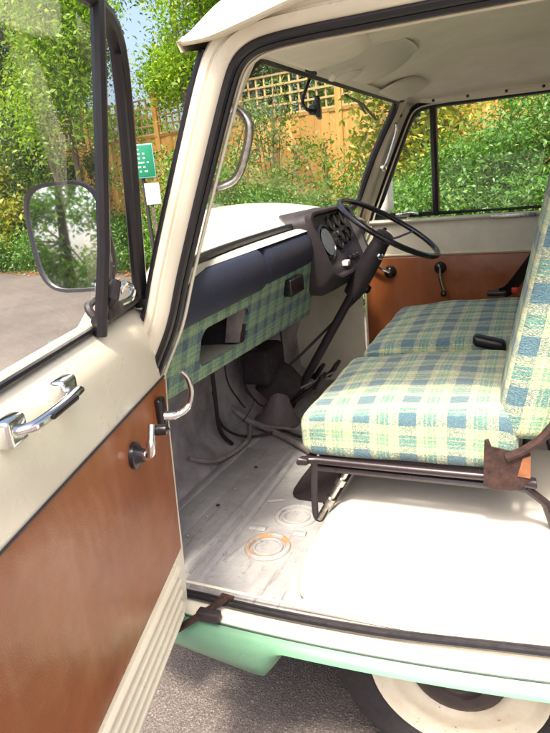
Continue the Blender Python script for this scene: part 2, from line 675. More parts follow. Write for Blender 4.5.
# windscreen surface
YC = .85
def wsp(y, t):
    q = ((y-YC)/.76)
    xb, zb = -.215+.10*q*q, .760+.012*q*q
    xt, zt = .070+.012*q*q, 1.172-.004*q*q
    p0, p1 = np.array([xb, y, zb]), np.array([xt, y, zt])
    b = math.sin(math.pi*t)*.012
    return p0+(p1-p0)*t+np.array([-b, 0, b*.6])
def ws_side(t):           # half width grows a touch towards the bottom
    return .76-.03*t
def wsuv(s, t):
    return wsp(YC+s*ws_side(t), t)
part('windscreen', grid(lambda a, b: wsuv(2*a-1, .02+.96*b), 24, 10), 'wsglass')
rr = []
for cx, cy, a0 in ((.90, .86, 0), (-.90, .86, 90), (-.90, .14, 180), (.90, .14, 270)):
    for k in range(6):
        a = math.radians(a0+18*k)
        rr.append((cx+.085*math.cos(a), cy+.14*math.sin(a)))
dense = []
for i in range(len(rr)):
    a, b = np.array(rr[i]), np.array(rr[(i+1) % len(rr)])
    n = max(1, int(np.linalg.norm(b-a)/.15))
    dense += [a+(b-a)*k/n for k in range(n)]
part('windscreen_seal', Geo().add(tube([wsuv(s, t) for s, t in dense], [.0145 if t > .3 else .0115 for s, t in dense], 8, True)), 'black')

# inner A pillars: from the windscreen edge to the door seal
def inner_pillar(sgn):
    secs = []
    for i in range(12):
        t = i/11
        w = wsuv(-.985, .0+1.0*t)
        zs = w[2]
        # x of the seal at this height
        xs = np.interp(zs, [z for x, z in AP[3:10]], [x for x, z in AP[3:10]])
        secs.append([w+np.array([0, .004, -.002]), w+np.array([.03, -.022, 0]), np.array([xs-.02, .035, zs]), np.array([xs+.0, .020, zs])])
    return loft(secs, False, False)
ip = inner_pillar(1)
pair('windscreen_pillar', ip, 'cream_in')
# outer dark seal line on the front edge of the near pillar
def pillar_seal():
    o = offs(loop, .0535)
    return tube([o[i]+np.array([0, -.008, 0]) for i in range(3*nA, 9*nA)], .010, 8)
psl = pillar_seal()
pair('pillar_seal', psl, 'black')

# roof skin with its brow above the windscreen
def roofp(a, b):
    y = -.046+b*1.792
    q = abs(2*b-1)
    xf = .018-.022*(1-q**2.2)
    x = xf+(3.25-xf)*a**2.2
    d = min(1, (x-xf)/.45)
    edge = 1.174+.032*(1-q**6)+(.036-.032*(1-q**6))*(lambda k: k*k*(3-2*k))(min(1, max(0, (x-.06)/.22)))
    rise = .20*(1-q**3.2)
    z = edge+.09*(1-q**14)*min(1, d*6)**.6+(rise-.09 if rise > .09 else 0)*math.sin(d*math.pi/2)
    return (x, y, z)
G = Geo().add(grid(roofp, 26, 30))
def brow(a, b):
    p = np.array(roofp(0, b))
    y = min(max(p[1], .075), 1.625)
    w = wsp(y, 1.0)+np.array([0, 0, .004])
    lip = p+np.array([.006, 0, -.018])
    return p*(1-a*4)+lip*(a*4) if a <= .25 else lip+(w-lip)*((a-.25)/.75)
G.add(grid(brow, 8, 30))
G.add(grid(lambda a, b: (1-b)*np.array(roofp(a, 0))+b*np.array([roofp(a, 0)[0], -.030, roofp(a, 0)[2]-.006]), 26, 1))
part('roof', G, 'cream', 50)
gut = [(.03, -.044, 1.174), (.08, -.047, 1.174), (.15, -.048, 1.187), (.24, -.048, 1.206), (.30, -.048, 1.210), (.6, -.047, 1.211), (3.2, -.047, 1.211)]
gt = tube(catmull(gut, 5), .006, 6)
pair('gutter', gt, 'cream')

# headliner
def headp(a, b):
    y = .03+b*1.64
    q = abs(2*b-1)
    x = .085+a*3.0
    z = 1.172+.085*(1-q**2.6)*min(1, .10+a*9)+.006*math.sin(y*9+x*5)*(1-q)
    if b > .985:
        z -= .012
    return (x, y, z)
part('headliner', Geo().add(grid(headp, 40, 36)), 'head', 60)
# rail with screws at the far edge, pale edge strip at the near edge
rail = Geo().add(tube([(.15, 1.655, 1.172), (.20, 1.657, 1.164), (.3, 1.658, 1.161), (.95, 1.658, 1.160), (2.5, 1.658, 1.160)], .015, 8))
part('roof_rail', rail, 'head')
for x in (.20, .33, .47, .60, .66, .80):
    part('screw', lathe([(0, -.003), (.006, -.002), (.006, .002), (0, .004)], (x, 1.645, 1.160), (0, -1, -.2), 10), 'matt')
part('headliner_trim', Geo().add(tube([(.16, .034, 1.163), (.5, .034, 1.170), (.9, .034, 1.170)], .006, 6)), 'whitepl')

# sun visors
def visor(y0, y1, mats, nm, tip, sk, LL=.17):
    def f(w):
        return w
    secs = []
    N = 14
    for i in range(N+1):
        s = i/N
        y = y0+(y1-y0)*s
        e = (1-abs(2*s-1)**5)
        L = LL*(.55+.45*e)+sk*(s-.5)
        th = .013*(.3+.7*e)
        a = np.array([.108, y, 1.162])
        d = np.array([.98, 0, tip])
        nrm = np.array([-tip, 0, .98])
        pts = []
        for k in range(12):
            an = 2*math.pi*k/12
            cx, cz = math.cos(an), math.sin(an)
            pts.append(a+d*(L/2+L/2*np.sign(cx)*abs(cx)**.5)+nrm*(th*np.sign(cz)*abs(cz)**.7))
        secs.append(pts)
    return part(nm, loft(secs), mats, 60)
visor(.09, .42, 'visor', 'sun_visor', .16, -.03)
visor(1.10, 1.47, 'visor', 'sun_visor', .38, .02, .115)
hr = [[wsp(y, 1.0)+np.array(q) for q in ((-.004, 0, .004), (.002, 0, -.010), (.014, 0, -.008), (.034, 0, .003), (.030, 0, .012))] for y in np.linspace(.09, 1.61, 20)]
part('header_rail', loft(hr, False, False), 'head', 60)
def console(a, b):
    y = .44+.56*b
    k = math.sin(math.pi*b)**.5
    x = .088+.20*a*(.6+.4*k)
    z = 1.166+.055*a+.01-.022*math.sin(math.pi*min(1, a*1.1))**.7*k
    return (x, y, z)
part('header_console', grid(console, 14, 20), 'visor', 60)
part('visor_pivot', tube([(.10, .40, 1.162), (.10, .46, 1.160)], .005), 'matt')
part('visor_pivot', tube([(.10, 1.50, 1.160), (.10, 1.55, 1.165)], .005), 'matt')
# interior lamp, six sided, between the visors
lp = part('roof_lamp', lathe([(0, .0), (.052, .0), (.056, .012), (.046, .020), (.040, .022)], (.130, .63, 1.188), (.25, 0, -1), 6), 'visor', 20)
sub('lamp_lens', lathe([(0, .034), (.02, .032), (.036, .024), (.036, .018)], (.130, .63, 1.188), (.25, 0, -1), 12), 'head', lp)

# rear view mirror on its crooked stalk
st = catmull([(.060, .545, 1.168), (.056, .528, 1.145), (.050, .505, 1.115), (.052, .502, 1.096), (.058, .522, 1.086), (.062, .545, 1.088)], 6)
rm = part('rear_view_mirror', Geo().add(tube(st, .0045, 8)).add(lathe([(0, -.01), (.012, -.008), (.012, .008), (0, .01)], st[-1], (.3, .9, 0), 12)), 'blackg')
sub('mirror_back', rbox((.062, .575, 1.094), (.007, .045, .026), .006, 3, 2, lambda w: np.array([.066+(w[0]-.062)-(w[1]-.575)*.27, w[1], w[2]])), 'blackg', rm)
# wiper seen through the glass
wp = [wsuv(.18, .93)+np.array([-.02, 0, .012]), wsuv(.5, .90)+np.array([-.02, 0, .012]), wsuv(.86, .80)+np.array([-.02, 0, .012])]
wi = part('wiper', Geo().add(tube(wp, .005, 6)).add(tube([wp[1]+np.array([-.015, 0, .01]), wp[2]+np.array([-.015, -.1, .02])], .004, 6)), 'black')

# grab handles on the pillars
def grab(pts, r, name, mats):
    g_ = part(name, Geo().add(tube(catmull(pts, 6), r, 10)), mats)
    for p in (pts[0], pts[-1]):
        q = np.array(pts[1]) if p is pts[0] else np.array(pts[-2])
        sub('handle_foot', lathe([(0, -.004), (.014, -.003), (.015, .006), (.009, .012)], p, q-np.array(p), 14), mats, g_)
    return g_
grab([(.038, .060, 1.062), (.062, .075, 1.068), (.083, .080, 1.035), (.067, .080, .98), (.045, .077, .942), (.020, .065, .930), (.0, .055, .930)], .0085, 'grab_handle', 'alu')
grab([(.045, 1.62, 1.095), (.058, 1.600, 1.090), (.060, 1.595, 1.06), (.030, 1.595, .975), (.012, 1.598, .938), (-.002, 1.612, .925)], .0075, 'grab_handle', 'chrome')
part('pillar_slot', rbox((.073, 1.625, 1.128), (.006, .012, .016), .003, 2, 1), 'matt')

# scuttle ledge between the windscreen and the pads
part('scuttle_ledge', Geo().add(grid(lambda a, b: (1-b)*(wsp(.1+1.5*a, 0)+np.array([.004, 0, -.012]))+b*np.array([-.150-.03*0, .1+1.5*a, .742])+np.array([0, 0, .006*math.sin(b*math.pi)]), 20, 5)), 'white')

# bonnet and nose outside
PLY = [-.03, .0, .06, .15, .3, .5, .7, .85, 1.0, 1.2, 1.4, 1.55, 1.64, 1.70, 1.73]
PLX = [-.16, -.19, -.205, -.225, -.275, -.36, -.43, -.46, -.47, -.45, -.38, -.29, -.24, -.20, -.16]
def bonp(a, b):
    y = -.01+b*1.72
    q = abs(2*b-1)
    x0 = wsp(min(max(y, .06), 1.64), 0)[0]+.006
    x1 = np.interp(y, PLY, PLX)-.01
    crown = 1-q**2.6
    x = x0+(x1-x0)*a
    z = .742+.010*min(1, a*12)+.10*crown*math.sin(min(1, a*1.25)*math.pi/2)-.10*max(0, a-.80)**2*25*.8-.05*q**8
    return (x, y, z)
part('bonnet', Geo().add(grid(bonp, 24, 40)), 'cream', 60)
def nose(i, up):
    x = [-.19, -.205, -.228, -.275, -.36, -.43, -.465][i] if up else [-.285, -.34, -.40, -.46, -.515, -.555, -.57][i]
    y0 = [-.035, -.03, .10, .27, .47, .67, .86][i] if up else [-.035, -.03, -.015, .015, .07, .18, .36][i]
    zt = [.70, .70, .69, .68, .67, .66, .65][i] if up else [.60, .60, .60, .60, .60, .585, .56][i]
    y1 = 1.70-y0
    zb = [.655, .64, .62, .61, .60, .60, .60][i] if up else -.13+.06*(i/6)**2
    return [np.array(p) for p in ((x, y0+.04, zb), (x, y0, zb+.05), (x, y0-.008, .5*(zb+zt)), (x, y0+.008, zt-.04), (x, y0+.02, zt), (x, y1-.02, zt), (x, y1-.008, zt-.04), (x, y1+.008, .5*(zb+zt)), (x, y1, zb+.05), (x, y1-.04, zb))]
for up, nm, mt in ((True, 'front_cowl', 'cream'), (False, 'nose_panel', 'mint')):
    V_, F_ = loft([nose(i, up) for i in range(7)], True)
    part(nm, (V_, F_[:-2]+[F_[-1]]), mt, 50)

# sill, black step seal, mint rocker
def rail_strip(prof, x0, x1, n=30, bow=None):
    return grid(lambda a, b: (x0+(x1-x0)*a, np.interp(b, np.linspace(0, 1, len(prof)), [p[0] for p in prof]), np.interp(b, np.linspace(0, 1, len(prof)), [p[1] for p in prof])+(bow(x0+(x1-x0)*a) if bow else 0)), n, len(prof)-1)
bow = lambda x: .022*((x-.2)/.45)**2-.016 if x < .8 else .0232+.03*(x-.8)-.0
sprof = [(.032, -.028), (.030, -.012), (.012, -.008), (-.006, -.009), (-.014, -.013), (-.026, -.0185), (-.034, -.024), (-.037, -.032)]
sl_ = rail_strip(sprof, -.18, .97, 40, bow)
pair('sill', sl_, 'cream')
pair('sill_seam', tube([(x, -.0375, -.0245+bow(x)) for x in np.linspace(-.18, .97, 40)], .0022, 6), 'matt')
def skirt():
    top = []
    xs = np.linspace(-.24, 1.0, 63)
    def bot(x):
        if x < .058:
            k = (x+.24)/.298
            b = -.105-.045*k
            if x > .02:
                b += .03*((x-.02)/.038)**3
            return b
        if x < .10:
            k = (x-.058)/.042
            return -.12*(1-k)-.060*k
        return -.060
    secs = []
    for x in xs:
        o = bow(x)
        b = bot(x)+o*.6
        t = -.036+o
        secs.append([np.array([x, -.033, t+.0135]), np.array([x, -.046, t+.008]), np.array([x, -.058, t-.001]), np.array([x, -.063, t*.8+b*.2-.006]), np.array([x, -.058, .4*t+.6*b]), np.array([x, -.046, b+.004]), np.array([x, -.040, b]), np.array([x, -.036, b+.006]), np.array([x, -.036, t-.004])])
    return loft(secs)
sk = skirt()
pair('rocker_panel', sk, 'mint', 50)
# inner arch and chassis under the floor
G = Geo()
G.add(box(-.18, 1.0, .26, 1.44, -.20, -.06))
G.add(box(-.6, 3.0, .40, .48, -.30, -.20)).add(box(-.6, 3.0, 1.22, 1.30, -.30, -.20))
part('chassis', G, 'matt', 0)

# floor, footwell
part('floor_pan', Geo().add(grid(lambda a, b: (-.44+1.44*a, .028+1.644*b, -.020+.0015*math.sin(a*40)*math.sin(b*17)), 60, 40)), 'floor', 60)
def ringgeo(c, r, w=.006, h=.006, e=1.0):
    pts = [(c[0]+r*math.cos(t), c[1]+r*e*math.sin(t), c[2]) for t in np.linspace(0, 2*math.pi, 29)[:-1]]
    return tube(pts, w, 8, True, flat=h/w, up=(0, 0, 1))
fz = -.0185
G = Geo()
for c in ((-.062, .262), (-.040, .43)):
    G.add(ringgeo((c[0], c[1], fz), .056, .008, .008)).add(ringgeo((c[0], c[1], fz), .038, .005, .005))
part('floor_emboss', G, 'floor')
G = Geo()
for a, b, w in (((-.125, .262), (-.145, .17), .010), ((-.10, .345), (-.15, .345), .012), ((-.02, .345), (.02, .345), .012), ((-.11, .52), (-.16, .50), .010)):
    G.add(tube([(a[0], a[1], fz), (b[0], b[1], fz)], w, 8, flat=.4, up=(0, 0, 1)))
for x0, y0, x1, y1 in ((-.175, .05, -.18, .80), (-.225, .10, -.215, .85), (-.425, .12, -.385, .95)):
    G.add(tube([(x0, y0, fz), (x1, y1, fz)], .013, 8, flat=.75, up=(0, 0, 1)))
G.add(tube(catmull([(-.43, .40, fz), (-.36, .46, fz), (-.34, .62, fz), (-.36, .72, fz), (-.43, .74, fz)], 5), .006, 8, flat=.6, up=(0, 0, 1)))
part('floor_rib', G, 'floor')
# the overlapping floor plate with its rivets
part('floor_plate', rbox((-.378, .45, -.0175), (.058, .40, .0035), .003, 1, 2, lambda w: np.array([w[0]+.04*(w[1]-.4), w[1], w[2]])), 'floor', 30)
for i in range(8):
    y = .18+i*.09+random.uniform(-.02, .02)
    part('floor_rivet', lathe([(0, .004), (.0045, .0025), (.006, 0)], (-.318+.045*(y-.2)+.01, y, -.0142), (0, 0, 1), 10), 'rust' if i % 3 == 0 else 'floor')
# access hole in front of the seat box, its shade painted as a flat dark sheet
n = 20
part('floor_hole_shade', ([( -.02+.085*np.sign(math.cos(t))*abs(math.cos(t))**.5, .665+.145*np.sign(math.sin(t))*abs(math.sin(t))**.5, -.0145) for t in np.linspace(0, 2*math.pi, n+1)[:-1]], [tuple(range(n))]), 'darkin', 0)

# white boxes over the front wheels
def boxfn(w):
    x, y, z = w
    return np.array([x+.035*max(0, z)/.13*(1 if x < .4 else 0), y+.01*max(0, z)/.13*(1 if y < .4 else -1 if y > 1.3 else 0), z+.004*math.sin(x*9)*math.sin(y*7)])
wb1 = part('wheel_box', rbox((.597, .395, .045), (.515, .345, .080), .055, 6, 10, boxfn), 'white', 60, label='white painted wheel box under the near seat')
part('wheel_box', rbox((.58, 1.27, .045), (.515, .36, .080), .055, 6, 10, boxfn), 'white', 60)
fl_pts = [(.10, .050), (.30, .046), (.70, .046), (1.06, .050)]
part('box_flange', loft([[np.array([x, y-.014, -.0165]), np.array([x, y-.013, -.0135]), np.array([x, y+.012, -.0125]), np.array([x, y+.014, -.006])] for x, y in fl_pts], False, False), 'white')
part('seat_riser', Geo().add(rbox((.90, .85, .13), (.20, .80, .10), .03, 4, 4)), 'white', 60)
part('cab_bulkhead', Geo().add(box(1.08, 1.11, .03, 1.67, -.02, .45)), 'cream_in', 0)

# firewall and inner footwell sides
def fire(a, b):
    y = .03+1.64*b
    pts = [(-.43, -.022), (-.50, .05), (-.52, .20), (-.47, .42), (-.40, .60), (-.28, .74)]
    t = a*(len(pts)-1)
    i = min(int(t), len(pts)-2)
    k = t-i
    x = pts[i][0]*(1-k)+pts[i+1][0]*k
    z = pts[i][1]*(1-k)+pts[i+1][1]*k
    return (x+.012*math.sin(y*14)*math.sin(a*7)+.07*abs(2*b-1)**5, y, z)
part('firewall', Geo().add(grid(fire, 20, 30)), 'toe', 60)
def side_in(y):
    poly = [(-.43, y, -.022)]+([(-.27, y, -.022), (-.26, y, .3), (-.18, y, .62)] if y < 1 else [(-.128, y, -.022), (-.128, y, .62)])+[ (-.16, y, .74), (-.28, y, .74), (-.40, y, .60), (-.47, y, .42), (-.52, y, .20), (-.50, y, .05)]
    return prism(poly, (0, .008, 0))
for y in (.012, 1.655):
    part('footwell_side', side_in(y), 'cream_in', 0)
G = Geo()
G.add(tube(catmull([(-.50, .98, .09), (-.44, 1.0, .03), (-.37, 1.0, .002), (-.26, .93, .0), (-.13, .83, .0)], 5), .012, 10))
part('floor_pipe', G, 'hose')

# ---------------- dashboard
dash = part('dashboard', Geo().add(box(-.225, -.19, .10, 1.60, .60, .735)), 'darkin', 0)
# pads: cross section in (x, z)
def pad(y0, y1, zt, xo):
    sec = [(-.205, zt-.012), (-.165, zt+.004), (-.146, zt), (-.130, zt-.020), (-.124, zt-.050), (-.128, zt-.085), (-.140, zt-.108), (-.160, zt-.118), (-.205, zt-.118)]
    sec = catmull([(x+xo, 0, z) for x, z in sec], 4)
    cx, cz = -.18+xo, zt-.06
    secs = []
    N = 20
    for i in range(N+1):
        y = y0+(y1-y0)*i/N
        e = min(y-y0, y1-y)
        s = 1-.22*max(0, 1-e/.018)**2
        secs.append([np.array([cx+(p[0]-cx)*s, y, cz+(p[2]-cz)*s]) for p in sec])
    return loft(secs)
sub('dash_pad', pad(.05, .615, .738, 0), 'pad', dash, 50)
sub('dash_pad', pad(.628, 1.06, .738, -.012), 'pad', dash, 50)
# cloth covered board with the cubby hole
def bd(y, h):                     # h = 0 at the top edge, 1 at the bottom edge
    zb = .462-.035*max(0, (y-.1))/1.0
    return np.array([-.152-.045*h, y, .632+(zb-.632)*h])
def board():
    G = Geo()
    hole = (.235, .525, .22, .80)
    ys = sorted(set(list(np.linspace(.05, 1.12, 28))+[hole[0], hole[1]]))
    hs = sorted(set(list(np.linspace(0, 1, 8))+[hole[2], hole[3]]))
    idx = {}
    V, Fc = [], []
    for i, y in enumerate(ys):
        for j, h in enumerate(hs):
            idx[i, j] = len(V)
            V.append(bd(y, h))
    for i in range(len(ys)-1):
        for j in range(len(hs)-1):
            ym, hm = (ys[i]+ys[i+1])/2, (hs[j]+hs[j+1])/2
            if hole[0] < ym < hole[1] and hole[2] < hm < hole[3]:
                continue
            Fc.append((idx[i, j], idx[i, j+1], idx[i+1, j+1], idx[i+1, j]))
    G.add((V, Fc))
    # turned edges
    e = np.array([-.012, 0, 0])
    c = [(hole[0], hole[2]), (hole[1], hole[2]), (hole[1], hole[3]), (hole[0], hole[3])]
    for k in range(4):
        a, b = bd(*c[k]), bd(*c[(k+1) % 4])
        G.add(([a, b, b+e, a+e], [(0, 1, 2, 3)]))
    r1, r2 = .035, .035/.18
    for (cy, ch, sy, sh) in ((hole[0], hole[2], 1, 1), (hole[1], hole[2], -1, 1), (hole[1], hole[3], -1, -1), (hole[0], hole[3], 1, -1)):
        fan = [bd(cy, ch)]+[bd(cy+sy*r1*(1-math.cos(t)), ch+sh*r2*(1-math.sin(t))) for t in np.linspace(0, math.pi/2, 7)]
        G.add((fan, [(0, q, q+1) for q in range(1, 7)]))
    ys2 = np.linspace(.05, 1.12, 20)
    for a, b in zip(ys2[:-1], ys2[1:]):
        p, q = bd(a, 1), bd(b, 1)
        G.add(([p, q, q+e+np.array([0, 0, .003]), p+e+np.array([0, 0, .003])], [(0, 1, 2, 3)]))
    return G
sub('cloth_board', board(), 'plaid_shaded', dash, 30, lambda c, n: (c.y*1.0, c.z*1.0))
G = Geo()
c = [bd(.225, .18), bd(.535, .18), bd(.535, .84), bd(.225, .84)]
e1 = np.array([-.006, 0, 0])
e2 = np.array([-.20, 0, -.01])
P = [p+e1 for p in c]+[p+e2 for p in c]
G.add((P, [(0, 1, 5, 4), (1, 2, 6, 5), (3, 0, 4, 7), (4, 5, 6, 7)]), 0)
G.add((P, [(2, 3, 7, 6)]), 1)
cub = sub('cubby_hole', G, ['darkin', 'cream_in'], dash, 0)
sub('cubby_bracket', prism([bd(.505, .20)+np.array([-.010, 0, 0]), bd(.521, .20)+np.array([-.010, 0, 0]), bd(.521, .80)+np.array([-.010, 0, 0]), bd(.512, .80)+np.array([-.010, 0, 0])], (-.05, 0, 0)), 'hose', dash, 0)
sub('rusty_edge', bar(bd(.511, .50)+np.array([-.006, 0, 0]), bd(.513, .79)+np.array([-.006, 0, 0]), .012, .004, (0, 1, 0)), 'rust', dash, 0)
# ashtray
at = bd(.865, .24)
sub('ashtray', rbox((at[0]+.010, .865, at[2]), (.016, .062, .028), .006, 3, 2), 'blackg', dash, 50)
# instrument pod
FT = [np.array(p) for p in ((-.150, 1.055, .792), (-.120, 1.470, .792), (-.020, 1.420, .580), (-.075, 1.105, .562))]   # TL TR BR BL
def fp(a, b, d=0.0):
    p = FT[0]*(1-a)*(1-b)+FT[1]*a*(1-b)+FT[2]*a*b+FT[3]*(1-a)*b
    n = np.cross(FT[1]-FT[0], FT[0]-FT[3])
    n /= np.linalg.norm(n)
    if n[0] < 0:
        n = -n
    return p+n*d
def rr_loop(m, d, r=.16, grow=0.0):
    pts = []
    for cx, cy, a0 in ((1-r, r, -90), (1-r, 1-r, 0), (r, 1-r, 90), (r, r, 180)):
        for k in range(6):
            a = math.radians(a0+18*k)
            x, y = cx+r*math.cos(a), cy+r*math.sin(a)
            pts.append(fp(.5+(x-.5)*m, .5+(y-.5)*m, d))
    return pts
back = [p+np.array([-.14, 0, -.012]) for p in rr_loop(1.16, 0)]
def sag(pts):
    out = []
    for p in pts:
        out.append(p+np.array([-.03 if p[2] < .62 else 0, 0, -.035 if p[2] < .62 else 0]))
    return out
pod = sub('instrument_pod', loft([sag(back), sag(rr_loop(1.18, -.05)), sag(rr_loop(1.14, -.008)), rr_loop(1.06, .006), rr_loop(.99, .004), rr_loop(.93, -.016), rr_loop(.5, -.018), rr_loop(.05, -.018)]), 'matt', dash, 35)
nrm = fp(.5, .5, 1)-fp(.5, .5, 0)
def gauge(a, b, r, name, mat, d=-.016):
    return sub(name, lathe([(r*1.12, 0), (r*1.12, .008), (r, .010), (r*.96, .004), (0, .004)], fp(a, b, d), nrm, 28), mat, dash, 30)
gauge(.20, .45, .060, 'speedometer', ['blackg'])
sub('speedometer_face', lathe([(.050, 0), (.050, .001), (0, .0012)], fp(.20, .45, -.006), nrm, 28), 'dialwhite', dash, 30)
for a, b in ((.46, .20), (.62, .17), (.78, .16), (.48, .52), (.63, .47), (.78, .44)):
    gauge(a, b, .026, 'small_gauge', ['blackg'])
for a in (.55, .66, .77):
    sub('warning_lamp', lathe([(.006, 0), (.006, .004), (0, .006)], fp(a, .36, -.016), nrm, 12), 'alu', dash)
sw = fp(.40, .86, -.008)
sub('white_switch', rbox(sw, (.012, .020, .010), .004, 2, 1), 'whitepl', dash)
for a in (.55, .66, .76):
    sub('rocker_switch', rbox(fp(a, .82, -.010), (.008, .012, .010), .003, 2, 1), 'blackg', dash)

# ---------------- steering
WC = np.array([.085, 1.27, .715])
AX = np.array([.53, 0, .85])
AX /= np.linalg.norm(AX)
e1, e2 = np.array([0, 1.0, 0]), np.cross(AX, np.array([0, 1.0, 0]))
R0 = .203
sw_ = part('steering_wheel', Geo().add(tube([WC+R0*(math.cos(t)*e1+math.sin(t)*e2) for t in np.linspace(0, 2*math.pi, 49)[:-1]], .0105, 10, True)), 'blackg')
for t in (math.radians(200), math.radians(340)):
    d = math.cos(t)*e1+math.sin(t)*e2
    sub('spoke', tube([WC-AX*.05+d*.03, WC-AX*.035+d*.10, WC+d*(R0-.004)], [.010, .008, .007], 8, flat=.5), 'blackg', sw_)
sub('hub', lathe([(.034, -.06), (.036, -.03), (.030, -.022), (.02, -.018), (0, -.016)], WC, AX, 24), 'matt', sw_)
cl = part('steering_column', Geo().add(tube([WC-AX*.27, WC-AX*.52, WC-AX*.86], .017, 12)), 'matt')
sh = catmull([WC-AX*.055, WC-AX*.12, WC-AX*.20, WC-AX*.29], 4)
sub('column_shroud', tube(sh, [.031+.009*math.sin(i/len(sh)*3) for i in range(len(sh))], 16), 'matt', cl)
sub('ignition_lock', lathe([(.012, 0), (.012, .03), (.008, .034), (0, .034)], WC-AX*.11+np.array([.02, -.03, -.01]), (.5, -.8, .2), 14), 'chrome', cl)
sub('indicator_stalk', tube([WC-AX*.10, WC-AX*.08+np.array([-.02, .10, .02]), WC-AX*.06+np.array([-.02, .17, .03])], [.005, .005, .008], 8), 'blackg', cl)
# pedals
def pedal(p, q, name='pedal'):
    p, q = np.array(p), np.array(q)
    o = part(name, rbox((0, 0, 0), (.036, .030, .009), .006, 3, 2, lambda w: p+np.array([w[0]*.55-w[2]*.8, w[1], w[0]*.85+w[2]*.5])), 'black')
    sub('pedal_arm', tube([p+np.array([-.01, 0, -.01]), p+(q-p)*.5+np.array([0, 0, -.02]), q], .008, 8), 'matt', o)
pedal((-.215, 1.235, .120), (-.42, 1.20, -.005))
pedal((-.19, 1.36, .135), (-.40, 1.30, .0))
pedal((-.30, 1.48, .08), (-.50, 1.48, .0), 'accelerator')
# gear lever with its rubber boot and cable clutter
BT = np.array([-.36, 1.10, -.01])
gb = part('gear_boot', lathe([(.095, -.01), (.092, .01), (.066, .03), (.058, .06), (.046, .085), (.040, .115), (.026, .14), (.014, .15)], BT, (.12, .05, 1), 24), 'grey')
gl = part('hand_brake', Geo().add(tube([(-.42, 1.17, .12), (-.30, 1.27, .22), (-.10, 1.50, .415), (-.085, 1.515, .43)], .006, 8)), 'matt')
sub('knob', lathe([(0, -.02), (.014, -.016), (.019, 0), (.014, .017), (0, .021)], (-.075, 1.525, .440), (.4, .3, .6), 18), 'blackg', gl)
part('brake_servo', Geo().add(lathe([(.0, -.09), (.06, -.085), (.085, -.03), (.086, .03), (.06, .07), (0, .08)], (-.36, 1.16, .14), (.5, .4, .6), 24)).add(rbox((-.40, 1.10, .24), (.06, .09, .07), .02)), 'darkin')
for pts, r in (([(-.47, .80, .22), (-.46, .82, .08), (-.40, .90, .005), (-.30, .98, .003), (-.22, .95, .0), (-.12, .92, -.005)], .008),
               ([(-.44, 1.0, .35), (-.45, 1.02, .18), (-.42, 1.06, .08), (-.40, 1.10, .05)], .006),
               ([(-.43, .85, .43), (-.44, .86, .25), (-.42, .90, .15), (-.43, .96, .10)], .005),
               ([(-.42, .72, .46), (-.43, .74, .25), (-.45, .78, .08), (-.44, .84, .0)], .012),
               ([(-.40, .90, .46), (-.41, .91, .32), (-.40, .92, .19), (-.385, .95, .13), (-.41, .89, .07)], .004),
               ([(-.42, .65, .46), (-.43, .80, .36), (-.40, .98, .33), (-.38, 1.12, .26)], .010),
               ([(-.38, 1.25, .45), (-.36, 1.22, .30), (-.33, 1.15, .20)], .006)):
    part('cable', tube(catmull(pts, 6), r*.65, 8), 'matt')
for pts, r in (([(-.47, .58, .06), (-.42, .68, .010), (-.38, .84, .012), (-.42, .97, .02)], .008), ([(-.43, 1.0, .02), (-.35, .99, .012), (-.25, .99, .006), (-.16, .93, .0)], .006), ([(-.33, 1.12, .09), (-.25, 1.2, .12), (-.18, 1.33, .13)], .004)):
    part('hose', tube(catmull(pts, 6), r, 8), 'hose')


# ---------------- seats
def cushion(cx, cy, hx, hy, zb, zt, slope, name='seat_cushion'):
    h = (zt-zb)/2
    def fn(w):
        x, y, z = w
        s = (x-cx)/hx
        t = (y-cy)/hy
        k = (z-zb)/(zt-zb)
        z += slope*s*k + .012*k*(1-min(1, t*t))*(1-min(1, s*s))
        if k > .3:
            z -= .012*max(0, -s)**3*k
        wv = .0022*math.sin(x*31+y*17)+.0018*math.sin(y*43-x*13+2)
        return np.array([x, y+wv*.8, z+wv*k])
    return rbox((cx, cy, (zb+zt)/2), (hx, hy, h), .040, 7, 14, fn)
def seat_uv(c, n):
    if abs(n.x) > .75:
        return (c.x*.2+c.z, c.y)
    if n.z > .65:
        return (c.x, c.y)
    return (c.x, c.y+c.z*np.sign(n.y)*-1 if abs(n.y) > .3 else c.y)
def back_uv(c, n):
    if abs(n.x) > .8:
        return (c.z, c.y)
    return (c.z*.98, c.y*.6+(c.x-.2*c.z)*.8)
